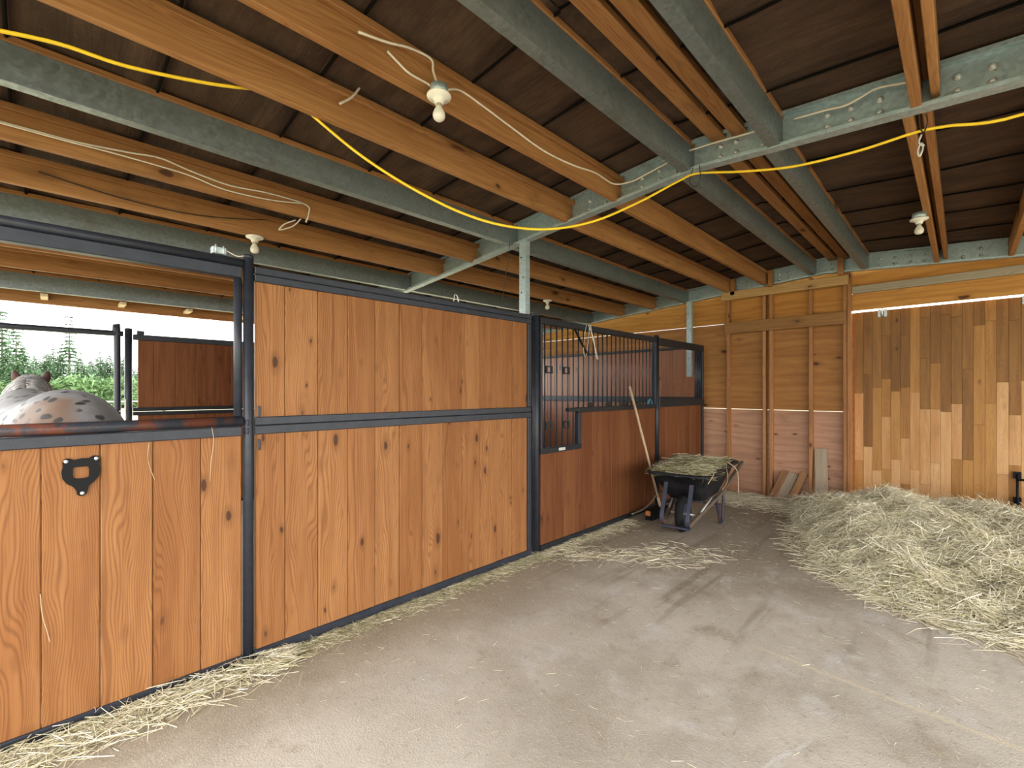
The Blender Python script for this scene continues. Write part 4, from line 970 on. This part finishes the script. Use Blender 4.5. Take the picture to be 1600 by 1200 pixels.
# ------------------------------------------------------------------ horse
def horse():
    root = empty('horse', (-3.765, -0.02, 0), 'grey-white spotted horse standing in the stall facing the pasture', 'horse', rot=(0, 0, PI + math.radians(10)))
    mb = MB(); seg = 20
    def loft(rings, cap=True):
        V = []; n = len(rings)
        for i, (c, hw, hh, t) in enumerate(rings):
            c = Vector(c); t = Vector(t).normalized(); s = Vector((0, 1, 0)); u = s.cross(t) * -1
            u = t.cross(s) * -1 if False else s.cross(t)
            u = -u if u.z < 0 or (abs(u.z) < 1e-4 and u.x < 0) else u
            for k in range(seg):
                a = 2 * PI * k / seg; ca_, sa_ = math.cos(a), math.sin(a)
                V.append(c + s * (hw * math.copysign(abs(ca_) ** 1.0, ca_)) + u * (hh * math.copysign(abs(sa_) ** 1.0, sa_)))
        F = [(i * seg + k, i * seg + (k + 1) % seg, (i + 1) * seg + (k + 1) % seg, (i + 1) * seg + k) for i in range(n - 1) for k in range(seg)]
        F += [tuple(reversed(range(seg))), tuple((n - 1) * seg + k for k in range(seg))]
        mb.add(V, F, True)
    X1 = (1, 0, 0)
    loft([((-0.80, 0, 1.22), .06, .10, X1), ((-0.77, 0, 1.20), .14, .19, X1), ((-0.68, 0, 1.19), .205, .27, X1), ((-0.52, 0, 1.185), .235, .318, X1), ((-0.35, 0, 1.185), .25, .328, X1), ((-0.1, 0, 1.155), .275, .31, X1),
          ((0.2, 0, 1.14), .28, .31, X1), ((0.45, 0, 1.15), .265, .335, X1), ((0.65, 0, 1.18), .235, .345, X1), ((0.82, 0, 1.19), .20, .30, X1), ((0.95, 0, 1.20), .14, .21, X1), ((1.0, 0, 1.21), .07, .12, X1)])
    nd_ = (1, 0, 0.55)
    loft([((0.60, 0, 1.24), .13, .27, nd_), ((0.80, 0, 1.34), .115, .235, nd_), ((1.0, 0, 1.42), .10, .195, nd_), ((1.18, 0, 1.485), .085, .155, nd_), ((1.33, 0, 1.50), .078, .12, (1, 0, 0.2)), ((1.42, 0, 1.49), .07, .09, (1, 0, -0.2))])
    hd = (1, 0, -0.8)
    loft([((1.27, 0, 1.535), .075, .085, hd), ((1.36, 0, 1.475), .105, .125, hd), ((1.46, 0, 1.40), .10, .125, hd), ((1.57, 0, 1.31), .078, .10, hd), ((1.68, 0, 1.22), .062, .078, hd), ((1.75, 0, 1.165), .06, .07, hd), ((1.79, 0, 1.135), .035, .04, hd)])
    Z1 = (0, 0, -1)
    def leg(pts):
        V = []
        for (x, y, z, rx, ry) in pts:
            for k in range(12):
                a = 2 * PI * k / 12; V.append((x + rx * math.cos(a), y + ry * math.sin(a), z))
        n = len(pts)
        F = [(i * 12 + k, i * 12 + (k + 1) % 12, (i + 1) * 12 + (k + 1) % 12, (i + 1) * 12 + k) for i in range(n - 1) for k in range(12)]
        F += [tuple(reversed(range(12))), tuple((n - 1) * 12 + k for k in range(12))]
        mb.add(V, F, True)
    for s in (-1, 1):
        leg([(-0.50, s * .15, 1.20, .20, .10), (-0.46, s * .16, 0.95, .17, .095), (-0.47, s * .155, 0.78, .115, .075), (-0.57, s * .145, 0.62, .07, .052), (-0.64, s * .14, 0.53, .062, .045), (-0.63, s * .14, 0.42, .042, .036), (-0.615, s * .14, 0.26, .034, .032), (-0.605, s * .14, 0.17, .042, .038), (-0.575, s * .14, 0.09, .04, .04), (-0.555, s * .14, 0.06, .055, .052), (-0.545, s * .14, 0.0, .068, .062)])
        leg([(0.66, s * .14, 1.15, .14, .085), (0.68, s * .15, 0.92, .10, .075), (0.69, s * .145, 0.70, .068, .058), (0.695, s * .14, 0.50, .052, .048), (0.69, s * .14, 0.44, .048, .045), (0.69, s * .14, 0.28, .034, .032), (0.69, s * .14, 0.18, .042, .038), (0.715, s * .14, 0.09, .038, .038), (0.73, s * .14, 0.06, .055, .052), (0.74, s * .14, 0.0, .068, .062)])
    def bend(p):      # neck carried a little to the horse's right
        k = max(0.0, p[0] - 0.62); return (p[0], p[1] - 0.20 * k ** 1.25, p[2])
    mb.v = [bend(p) for p in mb.v]
    me = mb.mesh('body', M['horse'])
    o = link('body', me, (0, 0, 0), root)
    md = o.modifiers.new('r', 'REMESH'); md.mode = 'VOXEL'; md.voxel_size = 0.018; md.use_smooth_shade = True
    md = o.modifiers.new('s', 'SMOOTH'); md.factor = 0.6; md.iterations = 14
    dg = bpy.context.evaluated_depsgraph_get()
    nm = bpy.data.meshes.new_from_object(o.evaluated_get(dg)); o.modifiers.clear(); o.data = nm; nm.name = 'body'
    for p in nm.polygons: p.use_smooth = True
    # ears
    for s in (-1, 1):
        e = MB(); pr = [(0, .012), (0.03, .03), (0.06, .033), (0.09, .024), (0.115, .006)]
        V = []
        for z, r in pr:
            for k in range(10):
                a = 2 * PI * k / 10; V.append((1.335 + r * 0.55 * math.cos(a) - z * 0.05, s * (0.062 + z * 0.24) + r * math.sin(a), 1.537 + z))
        F = [(i * 10 + k, i * 10 + (k + 1) % 10, (i + 1) * 10 + (k + 1) % 10, (i + 1) * 10 + k) for i in range(4) for k in range(10)] + [tuple(range(10)), tuple(40 + k for k in range(10))]
        link('ear', e.add([bend(p) for p in V], F, True).mesh('ear', M['ear']), (0, 0, 0), root)
    # mane: locks along the crest
    V = []; F = []; mm = MB()
    for i in range(80):
        t = i / 79; x = 0.62 + 0.74 * t; z = 1.515 + 0.10 * t + 0.02 * math.sin(t * 3.1)
        s = 1 if i % 3 else -1; ln = R.uniform(0.16, 0.26)
        w1 = R.uniform(0.006, 0.010)
        mm.tube(curve_pts([(x, 0.0, z + 0.004), (x - 0.01, s * 0.05, z - 0.01), (x - 0.03, s * 0.105, z - ln * 0.5), (x - 0.05, s * 0.12, z - ln)], 3), [w1] * 7 + [w1 * 0.7, w1 * 0.5, w1 * 0.2], 6)
    mm.v = [bend(p) for p in mm.v]
    link('mane', mm.mesh('mane', M['mane']), (0, 0, 0), root)
    tl = MB()
    for i in range(26):
        a = R.uniform(0, 2 * PI); r = R.uniform(0.0, 0.05)
        tl.tube(curve_pts([(-0.79, r * 0.4 * math.cos(a), 1.27), (-0.83, r * math.cos(a), 1.12 + r), (-0.84, 1.3 * r * math.cos(a), 0.8), (-0.83, 1.1 * r * math.cos(a), R.uniform(0.35, 0.5))], 4), [0.014] * 9 + [0.012, 0.01, 0.008, 0.004], 6)
    link('tail', tl.mesh('tail', M['mane']), (0, 0, 0), root)
horse()

# ------------------------------------------------------------------ trees beyond the pasture
def conifer(x, y, h, wd, label, sparse=0.0, name='spruce_tree', base_z=0.05, grp='conifers beyond the pasture'):
    t = empty(name, (x, y, -0.06), label, 'tree', grp)
    link('trunk', MB().tube([(0, 0, 0), (0.05, 0.02, h * 0.5), (0, 0, h * 0.99)], [h * 0.012 + 0.04, h * 0.008 + 0.03, 0.01], 7).mesh('trunk', M['bark']), (0, 0, 0), t)
    V = []; T = []
    z = h * (base_z + sparse * 0.5)
    while z < h * 0.985:
        f = (z / h); rr = wd * (1 - f) ** (0.8 if not sparse else 0.35) * (1 if not sparse else R.uniform(0.4, 1.0)) + 0.05
        nb = R.randint(6, 9) if not sparse else R.randint(3, 5)
        a0 = R.uniform(0, 6.28)
        for b in range(nb):
            a = a0 + 2 * PI * b / nb + R.uniform(-0.3, 0.3); L = rr * R.uniform(0.75, 1.15)
            for q in range(7 if not sparse else 8):
                s = (q + 0.6) / 7 * L; ww = (0.34 if sparse else 0.17) * (L * 0.45 + 0.22) * (1.25 - s / max(L, .01) * 0.6)
                cx_, cy_ = math.cos(a) * s, math.sin(a) * s; cz = z - 0.28 * s * s / max(L, .1) + 0.05 * s
                for e in range(4):
                    aa = a + R.uniform(-1.5, 1.5); l2 = ww * R.uniform(1.4, 2.4)
                    p0 = (cx_, cy_, cz); tip = (cx_ + math.cos(aa) * l2, cy_ + math.sin(aa) * l2, cz - R.uniform(0.0, 0.7) * l2)
                    sd_ = (cx_ + math.cos(aa + 0.7) * l2 * 0.5, cy_ + math.sin(aa + 0.7) * l2 * 0.5, cz + R.uniform(-0.25, 0.35) * l2)
                    V += [p0, tip, sd_]; T += [R.gauss(0.45, 0.22)] * 3
        z += h * (0.024 if not sparse else 0.04) * R.uniform(0.8, 1.2)
    V = np.array(V); F = np.arange(len(V)).reshape(-1, 3)
    o = link('foliage', np_mesh('foliage', V, F, M['leaf'], np.clip(np.array(T), 0, 1)), (0, 0, 0), t); o['kind'] = 'stuff'
def shrub(x, y, h, wd, label, m='leaf2'):
    t = empty('shrub', (x, y, -0.06), label, 'shrub', 'shrubs at the edge of the pasture')
    mb = MB()
    for i in range(5):
        a = i * 1.26; mb.tube([(0, 0, 0), (math.cos(a) * wd * 0.3, math.sin(a) * wd * 0.3, h * 0.6)], [0.05, 0.02], 5)
    link('stems', mb.mesh('stems', M['bark']), (0, 0, 0), t)
    n = 1500; d = NR.normal(size=(n, 3)); d /= np.linalg.norm(d, axis=1)[:, None]; d[:, 2] = np.abs(d[:, 2]) * 1.0
    lob = 1 + 0.22 * np.sin(d[:, 0] * 7 + x) * np.sin(d[:, 1] * 6 + y) + 0.12 * np.sin(d[:, 2] * 11)
    r = (0.6 + 0.4 * NR.random(n) ** 0.5) * lob
    C = d * r[:, None] * np.array([wd, wd, h * 0.95]); C[:, 2] += 0.05
    a = NR.normal(size=(n, 3)) * 0.15; b = NR.normal(size=(n, 3)) * 0.15
    V = np.stack([C - a, C + a, C + b], 1).reshape(-1, 3); V[:, 2] = np.maximum(V[:, 2], 0.02)
    o = link('foliage', np_mesh('foliage', V, np.arange(3 * n).reshape(-1, 3), M[m], np.clip(np.repeat(NR.normal(0.5, 0.25, n), 3), 0, 1)), (0, 0, 0), t); o['kind'] = 'stuff'
def tree_at(px, dep):       # ground position seen in column px at the given depth
    u = (px - 800) / F_
    return (-math.sin(A_) + u * math.cos(A_)) * dep, (math.cos(A_) + u * math.sin(A_)) * dep
def hgt(py, dep): return 1.5 + (610.4 - py) / F_ * dep
TR = [(108, 490, 62, 1.72, 0.75, 'tall sparse pine standing above the others'), (3, 482, 60, 2.07, 0.6, 'tall thin pine at the left edge of the view'),
      (25, 502, 66, 1.95, 0.6, 'slender bare-trunked pine left of the tallest one'), (11, 540, 52, 2.90, 0, 'dense dark spruce behind the horse\'s left ear'),
      (36, 536, 50, 2.90, 0, 'bright green spruce between the horse\'s ears'), (55, 552, 62, 2.90, 0, 'small spruce right of the ears'), (72, 545, 60, 2.61, 0, 'blue-green spruce left of the tall pine'), (83, 530, 64, 2.46, 0, 'pointed spruce just left of the tall sparse pine'),
      (95, 548, 58, 2.90, 0, 'broad spruce under the tall pine'), (126, 556, 57, 3.04, 0, 'light green spruce right of the tall pine'), (142, 560, 66, 2.90, 0, 'mid-height spruce near the gateway pipe'), (157, 542, 68, 2.75, 0, 'bluish spruce beside the gateway pipe'), (172, 548, 62, 2.75, 0, 'spruce partly behind the gateway pipe'),
      (-25, 530, 56, 3.19, 0, 'dense spruce left of the opening'), (-60, 520, 60, 3.33, 0, 'far left spruce beyond the opening'), (195, 552, 60, 3.04, 0, 'spruce hidden behind the outer panel'), (225, 556, 64, 3.19, 0, 'spruce further along behind the outer panel'), (262, 552, 62, 3.19, 0, 'spruce far along behind the outer panel'), (328, 531, 66, 2.32, 0, 'spruce tip just above the outer panel')]
for px, py, dep, wd, spn, lb in TR:
    xx, yy = tree_at(px, dep); conifer(xx, yy, hgt(py, dep), wd, lb, spn, 'pine_tree' if spn else 'spruce_tree')
SH = [(-20, 586, 44, 'shrub at the far left of the pasture edge'), (14, 590, 47, 'shrub behind the horse\'s head'), (58, 588, 40, 'pale green shrub right of the horse\'s ears'), (85, 583, 47, 'rounded shrub left of the tall pine trunk'), (105, 580, 41, 'pale shrub at the foot of the tall pine'), (125, 578, 46, 'tall pale green shrub near the rump'), (148, 584, 40, 'rounded shrub near the gateway pipe'), (168, 580, 46, 'leafy shrub beside the gateway pipe'), (192, 584, 41, 'shrub behind the gateway post'), (220, 582, 44, 'shrub behind the outer panel')]
for px, py, dep, lb in SH:
    xx, yy = tree_at(px, dep); shrub(xx, yy, hgt(py + 8, dep), 1.25, lb)
# pasture fence wires beyond the gateway
fe = empty('pasture_fence', (-22, 0, 0), 'low white rail fence in the pasture beyond the gateway', 'fence')
for z in (0.75, 1.1): bar('rail', (-22, -9, z), (-22, 9, z), 0.02, M['rope'], fe)
for q in range(7): bar('fence_post', (-22, -9 + q * 3, -0.06), (-22, -9 + q * 3, 1.2), 0.05, M['bark'], fe)
